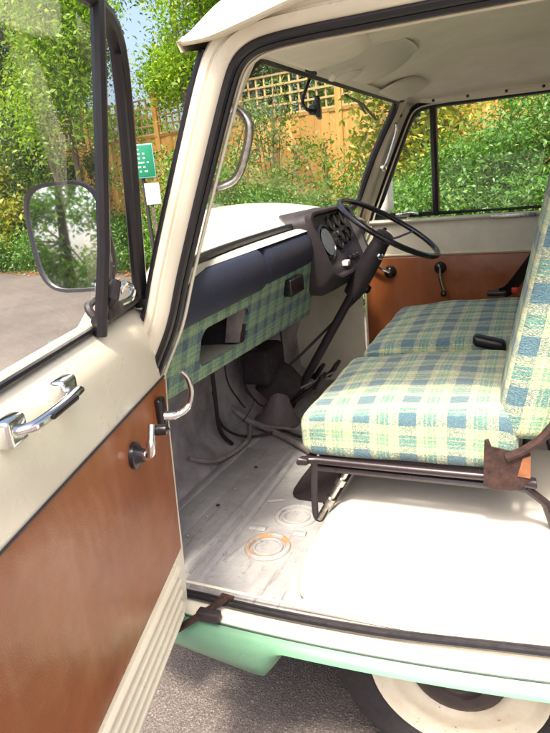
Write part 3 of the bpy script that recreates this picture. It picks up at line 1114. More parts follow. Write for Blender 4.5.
def seat(y0, y1, label, dx=0.0):
    cy, hy = (y0+y1)/2, (y1-y0)/2
    f = Geo()
    zf = .262
    x0, x1 = .085+dx, .565+dx
    fr = [(x0+.02, y0+.012, zf), (x1, y0+.012, zf-.006), (x1+.015, y0+.03, zf-.006), (x1+.015, y1-.03, zf-.006), (x1, y1-.012, zf-.006), (x0+.02, y1-.012, zf), (x0, y1-.03, zf), (x0, y0+.03, zf)]
    f.add(tube(catmull(fr, 4, True), .010, 10, True))
    f.add(tube([(x0+.01, y0+.02, zf-.024), (x1+.02, y0+.02, zf-.032)], .009, 8))
    f.add(tube([(x0+.01, y1-.02, zf-.024), (x1+.02, y1-.02, zf-.032)], .009, 8))
    f.add(tube([(x1+.02, y0+.02, zf-.03), (x1+.06, y0+.02, .20), (x1+.08, y0+.04, .13)], .010, 8)).add(tube([(x1+.02, y1-.02, zf-.03), (x1+.06, y1-.02, .20), (x1+.08, y1-.04, .13)], .010, 8))
    s = part('seat', f, 'maroon', label=label)
    sub('seat_cushion', cushion(.315+dx, cy, .252, hy, .268, .405, .012), 'plaid', s, 60, seat_uv)
    # underside springs plate
    sub('seat_base', box(x0+.02, x1, y0+.03, y1-.03, .262, .272), 'matt', s, 0)
    lean = .20
    def bf(w):
        x, y, z = w
        k = z-.30
        t = (y-cy)/hy
        return np.array([x+lean*k-.010*(1-t*t)*(1 if x < .56+dx else 0), y, z])
    sub('backrest', rbox((.568+dx, cy, .665), (.060, hy-.01, .325), .040, 6, 14, bf), 'plaid', s, 60, back_uv)
    # hinge plate and back tube
    for sy, yy in ((-1, y0-.004), (1, y1+.004)):
        g_ = Geo()
        poly = [(x1-.066, yy, .352), (x1-.058, yy, .356), (x1-.052, yy, .338), (x1-.01, yy, .330), (x1+.006, yy, .340), (x1+.026, yy, .325), (x1+.028, yy, .268), (x1+.012, yy, .246), (x1-.01, yy, .238), (x1-.056, yy, .238), (x1-.068, yy, .25)]
        g_.add(prism(poly, (0, sy*.006, 0)))
        sub('hinge_plate', g_, 'rust', s, 30)
        sub('hinge_patch', prism([(x1+.012, yy+sy*.0065, .318), (x1+.028, yy+sy*.0065, .325), (x1+.028, yy+sy*.0065, .272), (x1+.002, yy+sy*.0065, .275)], (0, sy*.002, 0)), 'orange', s, 0)
        sub('hinge_bolt', lathe([(.006, 0), (.006, .008), (0, .010)], (x1+.008, yy+sy*.006, .335), (0, sy, 0), 6), 'alu', s, 20)
        bt = catmull([(x1-.02, yy+sy*.008, .318), (x1+.025, yy+sy*.008, .345), (x1+.062, yy+sy*.004, .385), (x1+.085, yy, .45), (x1+.17, yy-sy*.01, .85)], 5)
        sub('back_tube', tube(bt, .010, 8), 'rust', s)
    return s
s1 = seat(.235, .735, 'tartan passenger seat nearest the open door')
# tilting prop under the near seat
sub('seat_prop', Geo().add(tube(catmull([(.098, .245, .256), (.086, .262, .18), (.080, .272, .095), (.088, .276, .078), (.098, .272, .092), (.108, .270, .112)], 5), .009, 8, flat=.6)), 'matt', s1)
sub('prop_rod', Geo().add(tube([(.090, .268, .085), (.185, .270, .250)], .008, 10)).add(tube([(.115, .2685, .1285), (.127, .269, .149)], .013, 10)).add(tube([(.150, .2695, .189), (.160, .2697, .206)], .013, 10)), 'alu', s1)
s2 = seat(.815, 1.455, 'wider tartan driver seat on the far side', .012)
# belt buckle between the seats, driver belt
part('belt_buckle', rbox((.472, .775, .418), (.046, .022, .017), .013, 4, 3, lambda w: np.array([w[0], w[1], w[2]-.22*(w[0]-.472)])), 'black', 50)
G = Geo()
bp_ = [np.array(p) for p in ((.47, 1.44, .432), (.50, 1.47, .445), (.56, 1.53, .52), (.63, 1.60, .62), (.70, 1.64, .80))]
secs = []
for p in catmull(bp_, 5):
    secs.append([p+np.array([-.012, -.018, .018]), p+np.array([.012, .014, -.022]), p+np.array([.015, .014, -.022]), p+np.array([-.009, -.018, .018])])
bl = part('seat_belt', Geo().add(loft(secs)), 'black')
sub('belt_tongue', rbox((.455, 1.425, .433), (.035, .022, .010), .006, 3, 2), 'blackg', bl)
sub('red_button', rbox((.518, 1.44, .440), (.012, .012, .010), .005, 3, 1), 'red', bl)

# ---------------- driver door (closed, far side)
W_ = 1.70
dd = part('driver_door', Geo().add(prism([(-.125, W_-.018, -.01), (.95, W_-.018, -.01), (.95, W_-.018, .705), (-.09, W_-.018, .705), (-.125, W_-.018, .62)], (0, .045, 0))), 'cream_in', 0)
sub('trim_panel', rbox((.42, W_-.022, .290), (.535, .008, .258), .006, 2, 6), 'vinyl', dd, 50)
sub('belt_rail', Geo().add(tube([(-.085, W_-.024, .700), (.3, W_-.026, .700), (.95, W_-.026, .700)], .012, 8, flat=.8)), 'cream_in', dd)
sub('lower_lip', Geo().add(tube([(-.11, W_-.022, .556), (.94, W_-.022, .556)], .005, 6)), 'cream_in', dd)
wf = [(-.062, .722), (-.030, .80), (.030, .945), (.082, 1.065), (.108, 1.115), (.14, 1.140), (.20, 1.148), (.5, 1.15), (.87, 1.15), (.915, 1.12), (.925, 1.05), (.93, .722)]
sub('window_frame', Geo().add(tube([(x, W_-.006, z) for x, z in wf], .0135, 8, True)), 'black', dd)
sub('quarter_bar', Geo().add(tube([(.197, W_-.008, .715), (.192, W_-.008, 1.15)], .0155, 8)), 'black', dd)
sub('window_glass', (lambda n: ([(x, W_-.002, z) for x, z in wf], [tuple(range(n))]))(len(wf)), 'glass', dd, 0)
sub('catch_plate', rbox((.50, W_-.038, .697), (.085, .003, .008), .002, 2, 1), 'alu', dd)
sub('quarter_latch', Geo().add(rbox((.06, W_-.03, .726), (.03, .010, .008), .004)).add(tube([(.06, W_-.035, .73), (.10, W_-.05, .735), (.13, W_-.05, .728)], .006)), 'alu', dd)
cr = sub('crank_base', lathe([(.026, 0), (.024, .012), (.014, .022), (0, .026)], (.212, W_-.030, .497), (0, -1, 0), 20), 'blackg', dd)
sub('window_crank', tube(catmull([(.212, W_-.055, .50), (.214, W_-.062, .46), (.228, W_-.062, .40)], 5), .007, 8), 'chrome', dd)
sub('crank_knob', lathe([(0, -.004), (.012, 0), (.013, .014), (.009, .026), (0, .028)], (.229, W_-.060, .392), (0, -1, 0), 16), 'blackg', dd)
sub('release_base', lathe([(.028, 0), (.026, .010), (.015, .020), (0, .024)], (-.002, W_-.030, .486), (0, -1, 0), 20), 'blackg', dd)
sub('release_lever', tube(catmull([(-.002, W_-.05, .488), (-.03, W_-.058, .505), (-.07, W_-.06, .535)], 5), .0075, 8), 'chrome', dd)
# its outside mirror
sub('door_mirror', rbox((-.062, W_+.22, .815), (.022, .075, .095), .02, 5, 3), 'whitepl', dd, 60)
sub('mirror_arm', Geo().add(tube([(-.07, W_+.03, .72), (-.08, W_+.12, .70), (-.065, W_+.2, .74)], .007, 8)), 'chrome', dd)

# ---------------- passenger door (open)
A_ = math.radians(14.5)
H = np.array([-.14, -.03, 0.0])
dv, nv = np.array([math.sin(A_), -math.cos(A_), 0]), np.array([math.cos(A_), math.sin(A_), 0])
def D(u, w, z):
    return H+u*dv+w*nv+np.array([0, 0, z])
def wl(z):                           # lean of the window part
    return .15*(z-.71) if z > .71 else 0.0
def ul(z):                           # leading edge
    return np.interp(z, [0, .05, .15, .45, .56, .66, .70], [.02, .01, -.012, -.052, -.082, -.080, -.066])
LEN = 1.02
zs = [.0, .008, .03, .06, .10, .14, .20, .30, .40, .50, .56, .60, .655, .672, .690, .700, .706]
ws = [-.010, .0, .002, .002, .002, .001, .0, 0, 0, 0, .0, .000, -.002, -.008, -.020, -.028, -.040]
def inner(a, b):
    z = np.interp(b, np.linspace(0, 1, len(zs)), zs)
    w = np.interp(b, np.linspace(0, 1, len(zs)), ws)
    u = ul(z)+(LEN-ul(z))*a
    return D(u, w-.02*max(0, (a-.96)/.04)*0, z)
G = Geo().add(grid(inner, 30, len(zs)*2-2))
# front edge return and outer skin
G.add(grid(lambda a, b: D(ul(.706*b)-.010*math.sin(a*math.pi), -.045*a+np.interp(.706*b, zs, ws)*(1-a), .706*b), 4, 24))
G.add(grid(lambda a, b: D(ul(.72*b)+(LEN-ul(.72*b))*a, -.045-.03*math.sin(min(1, b*1.15)*math.pi), -.03+.745*b), 20, 16))
G.add(grid(lambda a, b: D(LEN, -.05*a, .706*b), 2, 8))
G.add(grid(lambda a, b: D(ul(0)+(LEN-ul(0))*a, -.01-.038*b, .0-.03*b), 20, 1))
door = part('passenger_door', G, 'cream', 35)
# belt shelf and the outer lip under the glass
G = Geo()
G.add(tube([D(u, -.050, .712) for u in np.linspace(-.06, LEN, 12)], .012, 8, flat=.8))
sub('outer_lip', G, 'cream', door)
sub('belt_seal', Geo().add(tube([D(u, -.032, .712) for u in np.linspace(-.04, LEN, 12)], .0065, 8)), 'black', door)
# trim panel
def tp(a, b):
    z = .150+.395*b
    lo = ul(z)+.010
    return z, lo
G = Geo()
nb, na = 10, 16
front, rear = [], []
def trimp(a, b):
    z0 = .152-.012*a
    z = z0+(.546-z0)*b
    u = ul(z)+.012+(LEN-.02-ul(z)-.012)*a
    e = min(a*na, (1-a)*na, b*nb, (1-b)*nb)
    return D(u, .0045 if e > .3 else .001, z)
G.add(grid(trimp, na, nb))
sub('trim_panel', G, 'vinyl', door, 60)
edge = [trimp(a, 1)+nv*.001 for a in np.linspace(0, 1, 14)]
sub('trim_edge', Geo().add(tube(edge, .0022, 6)), 'matt', door)
# ribbed kick plate
G = Geo()
for z in (.022, .048, .074, .100, .126):
    G.add(tube([D(u, .001, z) for u in np.linspace(ul(z)+.05, LEN-.02, 16)], .0085, 8, flat=1))
sub('kick_rib', G, 'cream', door, 60)
# grab handle
gh = [D(.398, .004, .672), D(.404, .026, .674), D(.416, .032, .675), D(.475, .037, .676), D(.53, .033, .675), D(.545, .026, .674), D(.550, .004, .672)]
gh_ = sub('pull_handle', Geo().add(tube(catmull(gh, 6), .0105, 10, flat=.65)), 'chrome', door)
for u in (.398, .550):
    sub('handle_foot', rbox((0, 0, 0), (.022, .012, .018), .006, 3, 1, lambda w: D(u+w[0], .006+w[1], .674+w[2])), 'chrome', door)
sub('handle_grip', Geo().add(tube([D(u, .0455, .677) for u in (.445, .475, .515)], .0045, 8)), 'black', door)
# window crank and release
def dloc(u, w, z): return D(u, w, z)
sub('crank_base', lathe([(.026, 0), (.025, .008), (.016, .014), (.012, .022), (0, .023)], D(.188, .004, .470), nv, 22), 'blackg', door)
sub('window_crank', Geo().add(tube(catmull([D(.188, .016, .470), D(.192, .034, .472), D(.198, .043, .480), D(.194, .045, .498), D(.184, .045, .515), D(.178, .045, .526)], 5), [.010]*6+[.0085]*10+[.007]*10, 10)), 'chrome', door)
sub('crank_knob', lathe([(0, 0), (.008, .002), (.011, .012), (.010, .03), (0, .036)], D(.170, .040, .512), nv, 16), 'blackg', door)
sub('release_base', rbox((0, 0, 0), (.017, .008, .034), .006, 4, 2, lambda w: D(.020+w[0], .010+w[1], .488+w[2])), 'blackg', door)
sub('release_handle', Geo().add(tube(catmull([D(.020, .014, .482), D(.010, .040, .480), D(-.002, .062, .492), D(-.008, .072, .520), D(-.008, .069, .552), D(-.004, .058, .570)], 5), [.013]*5+[.0105]*6+[.008]*15, 10, flat=.8)), 'chrome', door)
# window frame: quarter light and door frame
def uf(z):
    return np.interp(z, [.70, .85, 1.0, 1.09, 1.14, 1.175, 1.20, 1.215, 1.222], [-.052, -.020, .012, .033, .047, .064, .088, .122, .17])
fz_ = [.705, .78, .86, .94, 1.02, 1.09, 1.14, 1.175, 1.19, 1.20, 1.2075, 1.215, 1.219, 1.222]
fp_ = [D(uf(z)+.010, wl(z)-.018, z) for z in fz_]+[D(u, wl(1.222)-.018, 1.222) for u in (.28, .5, .75, .93)]+[D(.99, wl(1.18)-.03, 1.18), D(1.0, wl(1.1)-.03, 1.10), D(1.0, -.03, .705)]
sub('window_frame', Geo().add(tube(fp_, .016, 8, flat=.8)), 'black', door)
sub('frame_edge', Geo().add(tube([p+dv*-.016+nv*.003 for p in fp_[:10]]+[p+np.array([0, 0, .018]) for p in fp_[13:17]], .0055, 6)), 'cream', door)
sub('quarter_bar', Geo().add(tube([D(.183, wl(z)-.008-.012*(z < .75), z) for z in (.700, .85, 1.0, 1.1, 1.222)], .0115, 8)), 'black', door)
gb_ = [D(uf(z)+.012, wl(z)-.032, z) for z in fz_]+[D(u, wl(1.222)-.032, 1.222) for u in (.5, .93)]+[D(.99, -.032, .705)]
sub('window_glass', (lambda n: (gb_, [tuple(range(n))]))(len(gb_)), 'glass', door, 0)
# quarter light seal and catch at its lower corner
qs = [D(uf(z)+.034, wl(z)-.016, z) for z in (.730, .80, .9, 1.0, 1.1, 1.16)]
sub('quarter_seal', Geo().add(tube([D(.175, -.028, .724), D(.05, -.028, .720)]+qs, .010, 8)), 'black', door)
sub('quarter_catch', Geo().add(rbox((0, 0, 0), (.035, .014, .012), .006, 3, 1, lambda w: D(.135+w[0], -.014+w[1], .735+w[2]))).add(tube([D(.15, -.012, .74), D(.165, .006, .765), D(.15, .012, .79)], [.010, .012, .009], 8)), 'matt', door)
sub('catch_lever', Geo().add(tube(catmull([D(.09, -.010, .738), D(.06, .0, .742), D(.035, -.004, .756), D(.05, -.012, .768), D(.08, -.014, .758)], 5), .006, 8)), 'chrome', door)
sub('catch_cap', rbox((0, 0, 0), (.018, .010, .02), .006, 3, 1, lambda w: D(.155+w[0], -.012+w[1], .772+w[2])), 'chrome', door)
# outside mirror on its arm
MC = D(.055, -.102, .864)
mu = nv*math.cos(.10)+dv*math.sin(.10)
mn = dv*math.cos(.10)-nv*math.sin(.10)+np.array([0, 0, .085])
mn /= np.linalg.norm(mn)
mw = np.cross(mn, mu)
mw *= np.sign(mw[2])
def mp(a, b, d):
    return MC+mu*a+mw*b+mn*d
def mloop(s, d, off=0):
    pts = []
    for k in range(40):
        t = 2*math.pi*k/40
        c_, s_ = math.cos(t), math.sin(t)
        a = .083*s*np.sign(c_)*abs(c_)**.55
        b = .104*s*np.sign(s_)*abs(s_)**.55
        a += -.010*b/.104
        pts.append(mp(a-.0, b, d))
    return pts
sub('door_mirror', loft([mloop(.30, -.045), mloop(.75, -.036), mloop(.97, -.012), mloop(1.0, .004), mloop(.985, .010), mloop(.93, .009), mloop(.92, .002)]), 'black', door, 50)
mg = mloop(.925, .004)
sub('mirror_glass', (mg, [tuple(range(40))]), 'maglass', door, 0)
sub('mirror_arm', Geo().add(tube(catmull([mp(.03, -.06, -.03), mp(.05, -.10, -.03), D(.12, -.06, .745), D(.13, -.05, .725)], 5), .008, 8)), 'matt', door)
# door check strap
sub('check_strap', Geo().add(bar((-.055, .004, .010), (-.125, -.07, -.018), .018, .006)).add(bar((-.078, .010, .006), (-.045, .008, .004), .018, .005)).add(bar((-.125, -.07, -.018), (-.16, -.11, -.03), .018, .006)), 'rust', door, 20)
part('strap_slot', Geo().add(rbox((-.085, -.040, -.012), (.028, .012, .012), .004, 2, 1)), 'matt')

# ---------------- wheels
def wheel(x, y, side):
    s = side
    c = (x, y, -.200)
    ax = (0, -s, 0)
    ty = part('wheel', lathe([(.195, -.075), (.215, -.082), (.262, -.086), (.292, -.072), (.303, -.05), (.305, 0), (.303, .05), (.292, .072), (.262, .086), (.222, .082), (.203, .070), (.198, .055)], c, ax, 56), 'tyre', 50)
    sub('rim', lathe([(.200, -.06), (.198, .062), (.208, .072), (.205, .079), (.194, .076), (.184, .060), (.172, .056), (.160, .062), (.135, .068), (.122, .066), (.114, .056), (.0, .054)], c, ax, 56), 'rim', ty, 50)
    sub('hub_cap', lathe([(.113, .056), (.111, .064), (.092, .074), (.066, .078), (.062, .072), (.045, .074), (.04, .086), (.025, .093), (0, .095)], c, ax, 32), 'hub', ty, 40)
    return ty
wheel(.447, .205, 1)
wheel(.447, 1.495, -1)
wheel(2.75, .135, 1)
wheel(2.75, 1.565, -1)

# ---------------- rear bodywork behind the doors
def side(y, th):
    g_ = Geo()
    g_.add(box(1.02, 3.20, y, y+th, -.06, .66)).add(box(1.02, 3.20, y, y+th, 1.08, 1.235))
    for x0, x1 in ((1.02, 1.15), (2.0, 2.2), (3.05, 3.20)):
        g_.add(box(x0, x1, y, y+th, .66, 1.08))
    return g_
for y in (-.045, 1.715):
    part('side_panel', side(y, .03), 'cream', 0)
    part('lower_side_panel', box(1.02, 2.40, y-.005, y+.025, -.27, -.065), 'mint', 0)
part('back_panel', box(3.17, 3.20, -.015, 1.715, -.25, 1.235), 'cream', 0)
part('rear_floor', Geo().add(box(1.0, 3.17, .02, 1.68, -.08, -.03)), 'floor', 0)
for y in (-.032, 1.728):
    part('side_window', box(1.15, 3.05, y, y+.004, .66, 1.08), 'glass', 0)

# ================================================================== BEYOND THE VAN
def pt(px, py_depth, py=185):                 # a spot on the ground along a viewing column (photo x) at a given distance
    d = F+R_*(px-275)/640.0-U_*(py-366.5)/640.0
    d = np.array([d[0], d[1]])
    d /= np.linalg.norm(d)
    return np.array([CAM[0], CAM[1]])+d*py_depth

# fence with trellis
def fl_(x):
    return 9.6-.20*(x+6.1)
FB, FT_, TT = .0, 2.28, 2.92
fence = thing('fence', 'orange wooden panel fence topped with square trellis beyond the hedge', 'fence', (-4, fl_(-4), 0))
fdir = np.array([1, -.20])/math.hypot(1, .20)
fn_ = np.array([fdir[1], -fdir[0]])
FO = np.array([-4, fl_(-4), 0])
def fpnt(s, o, z):
    return np.array([s*fdir[0]+fn_[0]*o, s*fdir[1]+fn_[1]*o, z])
BAY = 1.83
for i in range(-7, 7):
    s0 = i*BAY
    obj('post', Geo().add(bar(fpnt(s0, 0, 0), fpnt(s0, 0, TT+.05), .10, .10, (fdir[0], fdir[1], 0))).add(bar(fpnt(s0, 0, TT+.05), fpnt(s0, 0, TT+.09), .13, .13, (fdir[0], fdir[1], 0))), 'fence', fence, 0)
    G = Geo()
    nb_ = 13
    for k in range(nb_):
        a = s0+.05+(BAY-.10)*(k+.5)/nb_
        G.add(bar(fpnt(a, .012*(k % 2), FB), fpnt(a, .012*(k % 2), FT_-.02), (BAY-.10)/nb_+.012, .014, (fn_[0], fn_[1], 0)))
    for z in (.4, 1.2, FT_-.15):
        G.add(bar(fpnt(s0+.05, -.03, z), fpnt(s0+BAY-.05, -.03, z), .04, .07))
    G.add(bar(fpnt(s0+.05, .0, FT_), fpnt(s0+BAY-.05, .0, FT_), .05, .045))
    obj('panel', G, 'fence', fence, 0)
    G = Geo()
    for k in range(12):
        a = s0+.06+(BAY-.12)*k/11
        G.add(bar(fpnt(a, .0, FT_+.02), fpnt(a, 0, TT), .030, .016, (fn_[0], fn_[1], 0)))
    for k in range(5):
        z = FT_+.04+(TT-FT_-.05)*k/4
        G.add(bar(fpnt(s0+.05, .018, z), fpnt(s0+BAY-.05, .018, z), .016, .030))
    obj('trellis', G, 'trellis', fence, 0)

# sign on its post
sp_ = pt(146, 8.2)
sg_ = thing('sign', 'green notice sign with white lines of lettering on a dark post', 'sign', (sp_[0], sp_[1], 0))
def yawed(o, px):
    d = pt(px, 1, 185)-CAM[:2]
    o.rotation_euler = (0, 0, math.atan2(-d[0], d[1])+.12)
yawed(sg_, 146)
obj('post', Geo().add(tube([(-.02, .05, 0), (-.02, .05, 1.9)], .03, 10)), 'matt', sg_)
bd_ = obj('sign_board', Geo().add(rbox((.03, 0, 1.86), (.150, .012, .21), .01, 2, 2)), 'signedge', sg_, 30)
obj('sign_face', Geo().add(rbox((.03, -.006, 1.86), (.137, .010, .197), .008, 2, 2)), 'sign', bd_, 30)
G = Geo()
lens = ((.06,), (.05, .05), (.07, .05), (.10, .05), (.06, .05), (.05, .06))
for r, ws_ in enumerate(lens):
    x = -.085+.02*(r % 2)
    z = 2.005-r*.054
    for w in ws_:
        n = max(2, int(w/.018))
        for k in range(n):
            hh = .008+.004*random.random()
            G.add(box(x+k*.018, x+k*.018+.012, -.0185, -.0172, z-hh, z+hh))
        x += w+.025
obj('lettering', G, 'signtext', bd_, 0)
sg_.scale = (.78, .78, .93)
np_ = pt(150, 7.9)
nt = thing('notice_board', 'blank white board on a short stake below the green sign', 'notice', (np_[0], np_[1], 0))
yawed(nt, 150)
obj('board', Geo().add(rbox((.02, 0, 1.35), (.085, .008, .12), .004, 2, 1)), 'paper', nt, 30)
obj('stake', Geo().add(bar((0, .025, 0), (0, .025, 1.3), .035, .03, (0, 1, 0))), 'bark', nt, 0)

# foliage
def leaves(centres, n, spread, size, squash=1.0, up=.35):
    """leaf quads gathered in clumps around given centres"""
    C = np.asarray(centres)
    wts = rng.random(len(C))**1.5+.15
    k = rng.choice(len(C), n, p=wts/wts.sum())
    p = C[k]+rng.normal(0, 1, (n, 3))*np.array([spread, spread, spread*squash])
    p[:, 2] = np.maximum(p[:, 2], .03)
    d = rng.normal(0, 1, (n, 3))
    d[:, 2] = np.abs(d[:, 2])*.6+up
    d /= np.linalg.norm(d, axis=1)[:, None]
    a = rng.normal(0, 1, (n, 3))
    u = np.cross(d, a)
    u /= np.linalg.norm(u, axis=1)[:, None]
    v = np.cross(d, u)
    s = size*(.45+.35*rng.random(n)+.7*rng.random(n)**3)[:, None]
    P = np.stack([p-u*s, p-v*s*.45+d*s*.12-u*s*.1, p+u*s*1.1-d*s*.25, p+v*s*.45+d*s*.12-u*s*.1], 1).reshape(-1, 3)
    return P
def leafobj(name, P, mat, parent, loc):
    me = bpy.data.meshes.new(name)
    nf = len(P)//4
    me.vertices.add(len(P))
    me.vertices.foreach_set('co', (P-np.array(loc)).astype(np.float32).ravel())
    me.loops.add(len(P))
    me.loops.foreach_set('vertex_index', np.arange(len(P), dtype=np.int32))
    me.polygons.add(nf)
    me.polygons.foreach_set('loop_start', np.arange(0, len(P), 4, dtype=np.int32))
    me.update(calc_edges=True)
    me.materials.append(M[mat])
    o = bpy.data.objects.new(name, me)
    link(o, parent)
    return o
def clumps(c, rad, n, shell=.6):
    d = rng.normal(0, 1, (n, 3))
    d /= np.linalg.norm(d, axis=1)[:, None]
    r = shell+(1-shell)*rng.random(n)[:, None]
    return np.array(c)+d*r*np.array(rad)
def tree(name, label, xy, h, blobs, nleaf, size, mat, cat='tree', tr=.12, group=None, clump=.22, lean=(0, 0)):
    loc = (xy[0], xy[1], 0)
    t = thing(name, label, cat, loc, group)
    top = np.array([lean[0], lean[1], h*.75])
    tk = catmull([(0, 0, 0), (lean[0]*.2+.05, lean[1]*.2, h*.25), (lean[0]*.6, lean[1]*.6+.05, h*.5), top], 5)
    obj('trunk', Geo().add(tube(tk, [tr*(1-.75*i/len(tk)) for i in range(len(tk))], 9)), 'bark', t)
    G = Geo()
    C = []
    for c, r, n in blobs:
        cc = clumps((0, 0, 0), r, n)+np.array(c)
        C.append(cc)
        st_ = tk[min(len(tk)-1, max(3, int(len(tk)*min(1, c[2]/h)*.75)))]
        e = np.array(c)
        G.add(tube(catmull([st_, st_*.5+e*.5+rng.normal(0, .12, 3), e], 4), [tr*.35*(1-.09*i) for i in range(9)], 6))
        for q in cc[::max(1, len(cc)//6)]:
            G.add(tube(catmull([e, e*.5+q*.5+rng.normal(0, .06, 3), q], 3), [tr*.16*(1-.11*i) for i in range(7)], 5))
    obj('limbs', G, 'bark', t)
    C = np.concatenate(C)
    P = leaves(C, nleaf, clump, size)
    leafobj('crown', P, mat, t, (0, 0, 0))
    return t
def bush(name, label, xy, w, h, nleaf, size, mat, cat='bush', group=None, d=None, nc=46, clump=.12):
    t = thing(name, label, cat, (xy[0], xy[1], 0), group)
    rad = (w, d or w, h*.55)
    C = clumps((0, 0, h*.45), rad, nc, .55)
    C = C[C[:, 2] > .02]
    P = leaves(C, nleaf, clump, size)
    leafobj('foliage', P, mat, t, (0, 0, 0))
    G = Geo()
    for q in C[::4]:
        G.add(tube(catmull([(rng.normal(0, .06), rng.normal(0, .06), 0), (q[0]*.3, q[1]*.3, q[2]*.5), q], 4), [.016-.0012*i for i in range(9)], 5))
    obj('stems', G, 'bark', t)
    return t

# bank of fallen leaves at the road edge
edge = [pt(-60, 16.5), pt(0, 14.2), pt(60, 13.0), pt(130, 11.4), pt(200, 10.2), pt(300, 8.6)]
ep = np.array(catmull([(p[0], p[1], 0) for p in edge], 8))
n = 1500
k = rng.integers(0, len(ep)-1, n)
pp = ep[k]+(ep[k+1]-ep[k])*rng.random((n, 1))+np.concatenate([rng.normal(0, .22, (n, 2)), np.full((n, 1), .012)], 1)
s = .03+.03*rng.random((n, 1))
an = rng.random((n, 1))*6.28
uu = np.concatenate([np.cos(an), np.sin(an), .2*rng.normal(0, 1, (n, 1))], 1)*s
vv = np.concatenate([-np.sin(an), np.cos(an), .2*rng.normal(0, 1, (n, 1))], 1)*s*.6
P = np.stack([pp-uu, pp-vv, pp+uu, pp+vv], 1).reshape(-1, 3)
P[:, 2] = np.maximum(P[:, 2], .005)
tag(leafobj('leaf_litter', P, 'litter', None, (0, 0, 0)), 'orange brown fallen leaves along the far edge of the asphalt', 'fallen leaves', kind='stuff')

# low ivy bushes along the road edge, left to right
low = [(-40, 15.6, .95), (8, 14.9, .95), (52, 14.0, .90), (92, 13.2, .95), (134, 12.2, 1.0)]
lab = ['low ivy bush at the far left of the road edge', 'low ivy bush left of the door mirror', 'low ivy bush behind the door mirror', 'low ivy bush seen past the quarter light bar', 'low ivy bush under the green sign']
for (px, d, h), lb in zip(low, lab):
    p = pt(px, d)
    bush('ivy_bush', lb, p, 1.15, h, 13000, .035, 'leaf_ivy', 'bush', 'low bushes along the road edge', .9, 70, .15)
mid = [(195, 10.6, 1.75, 'leaf_mid'), (235, 9.8, 1.6, 'leaf_mid'), (280, 9.0, 1.2, 'leaf_ivy'), (325, 8.3, 1.1, 'leaf_ivy'), (370, 7.9, 1.35, 'leaf_mid')]
lab = ['bushy shrub beyond the near windscreen pillar', 'shrub over the near end of the bonnet', 'shrub below the trellis in mid windscreen', 'shrub behind the instrument pod', 'shrub behind the far windscreen pillar']
for (px, d, h, mt), lb in zip(mid, lab):
    bush('shrub', lb, pt(px, d), 1.0, h, 14000, .030, mt, 'shrub', 'shrubs in front of the fence', .8, 60, .15)
hed = [(400, 6.9, 1.15, .8), (436, 6.5, 1.2, .75), (478, 6.4, 1.55, .8), (520, 6.3, 1.9, .85), (565, 6.3, 2.2, 1.0), (620, 6.4, 2.5, 1.1)]
lab = ['ivy clad hedge plant just right of the far pillar', 'ivy hedge plant behind the quarter light bar', 'tall ivy hedge plant in the left of the far door window', 'tall ivy hedge plant in the middle of the far door window', 'tall ivy hedge plant at the right end of the far door window', 'tall ivy hedge plant outside the right edge of the far window']
for (px, d, h, w), lb in zip(hed, lab):
    bush('hedge_plant', lb, pt(px, d), w, h, 30000, .0245, 'leaf_ivy', 'hedge', 'ivy hedge along the driver side', .85, 120, .105)

# climbers straggling over the fence
for px, d, z, lb in ((236, 10.6, 1.9, 'thin climber straggling over the fence above the bonnet'), (330, 9.6, 1.6, 'leafy climber on the fence under the rear view mirror'), (160, 11.4, 1.7, 'leafy climber on the fence right of the green sign'), (272, 10.3, 2.3, 'tall climber on the fence reaching the trellis in mid windscreen'), (196, 11.0, 2.4, 'tall climber on the fence just left of the pillar grab handle')):
    p = pt(px, d)
    t = thing('climber', lb, 'climber', (p[0], p[1], 0))
    C = []
    for q in range(7):
        e = (rng.normal(0, .55), rng.normal(0, .1), z*(.75+.4*rng.random()))
        pth = catmull([(rng.normal(0, .15), 0, 0), (e[0]*.5, e[1], e[2]*.5), e, (e[0]*1.5, e[1], e[2]*.93)], 5)
        obj('stem', Geo().add(tube(pth, .008, 5)), 'bark', t)
        C += [pth[k] for k in range(5, len(pth), 2)]
    leafobj('foliage', leaves(C, 1500, .10, .036), 'leaf_mid', t, (0, 0, 0))
# trees
tree('tree', 'tall dark leafy tree at the left behind the road', pt(-6, 15.6), 8.0, [((0, 0, 1.7), (1.3, .9, 1.0), 30), ((0, 0, 3.2), (1.7, 1.4, 1.6), 50), ((1.0, .3, 5.4), (2.3, 1.8, 1.8), 60), ((-1.0, 0, 6.8), (2.2, 1.8, 1.6), 50)], 36000, .05, 'leaf_dark', tr=.16)
tree('tree', 'dark leafy tree behind the top of the door mirror', pt(40, 15.2), 7.5, [((-.1, 0, 1.5), (.8, .6, .9), 24), ((0, 0, 2.6), (.9, .9, 1.0), 30), ((.2, .3, 4.4), (1.9, 1.6, 1.7), 60), ((.0, 0, 6.2), (2.0, 1.8, 1.6), 50)], 34000, .05, 'leaf_dark', tr=.15)
tree('sapling', 'slim pale trunked sapling with bright green leaves left of the trellis', pt(62, 11.8), 5.0, [((-.2, 0, 2.9), (1.0, .7, .8), 24), ((.5, 0, 3.6), (.8, .6, .6), 18), ((.0, 0, 4.6), (1.2, .9, .8), 24)], 8500, .05, 'leaf_lime', tr=.045, clump=.2, lean=(-.5, 0))
tree('tree', 'lime green maple beside the door frame above the trellis', pt(78, 12.2), 6.0, [((0, 0, 3.3), (.8, .7, .7), 24), ((.1, 0, 4.5), (1.0, .9, .9), 30), ((.1, 0, 5.8), (1.2, 1.0, .9), 30)], 17000, .044, 'leaf_lime', tr=.07, clump=.2)
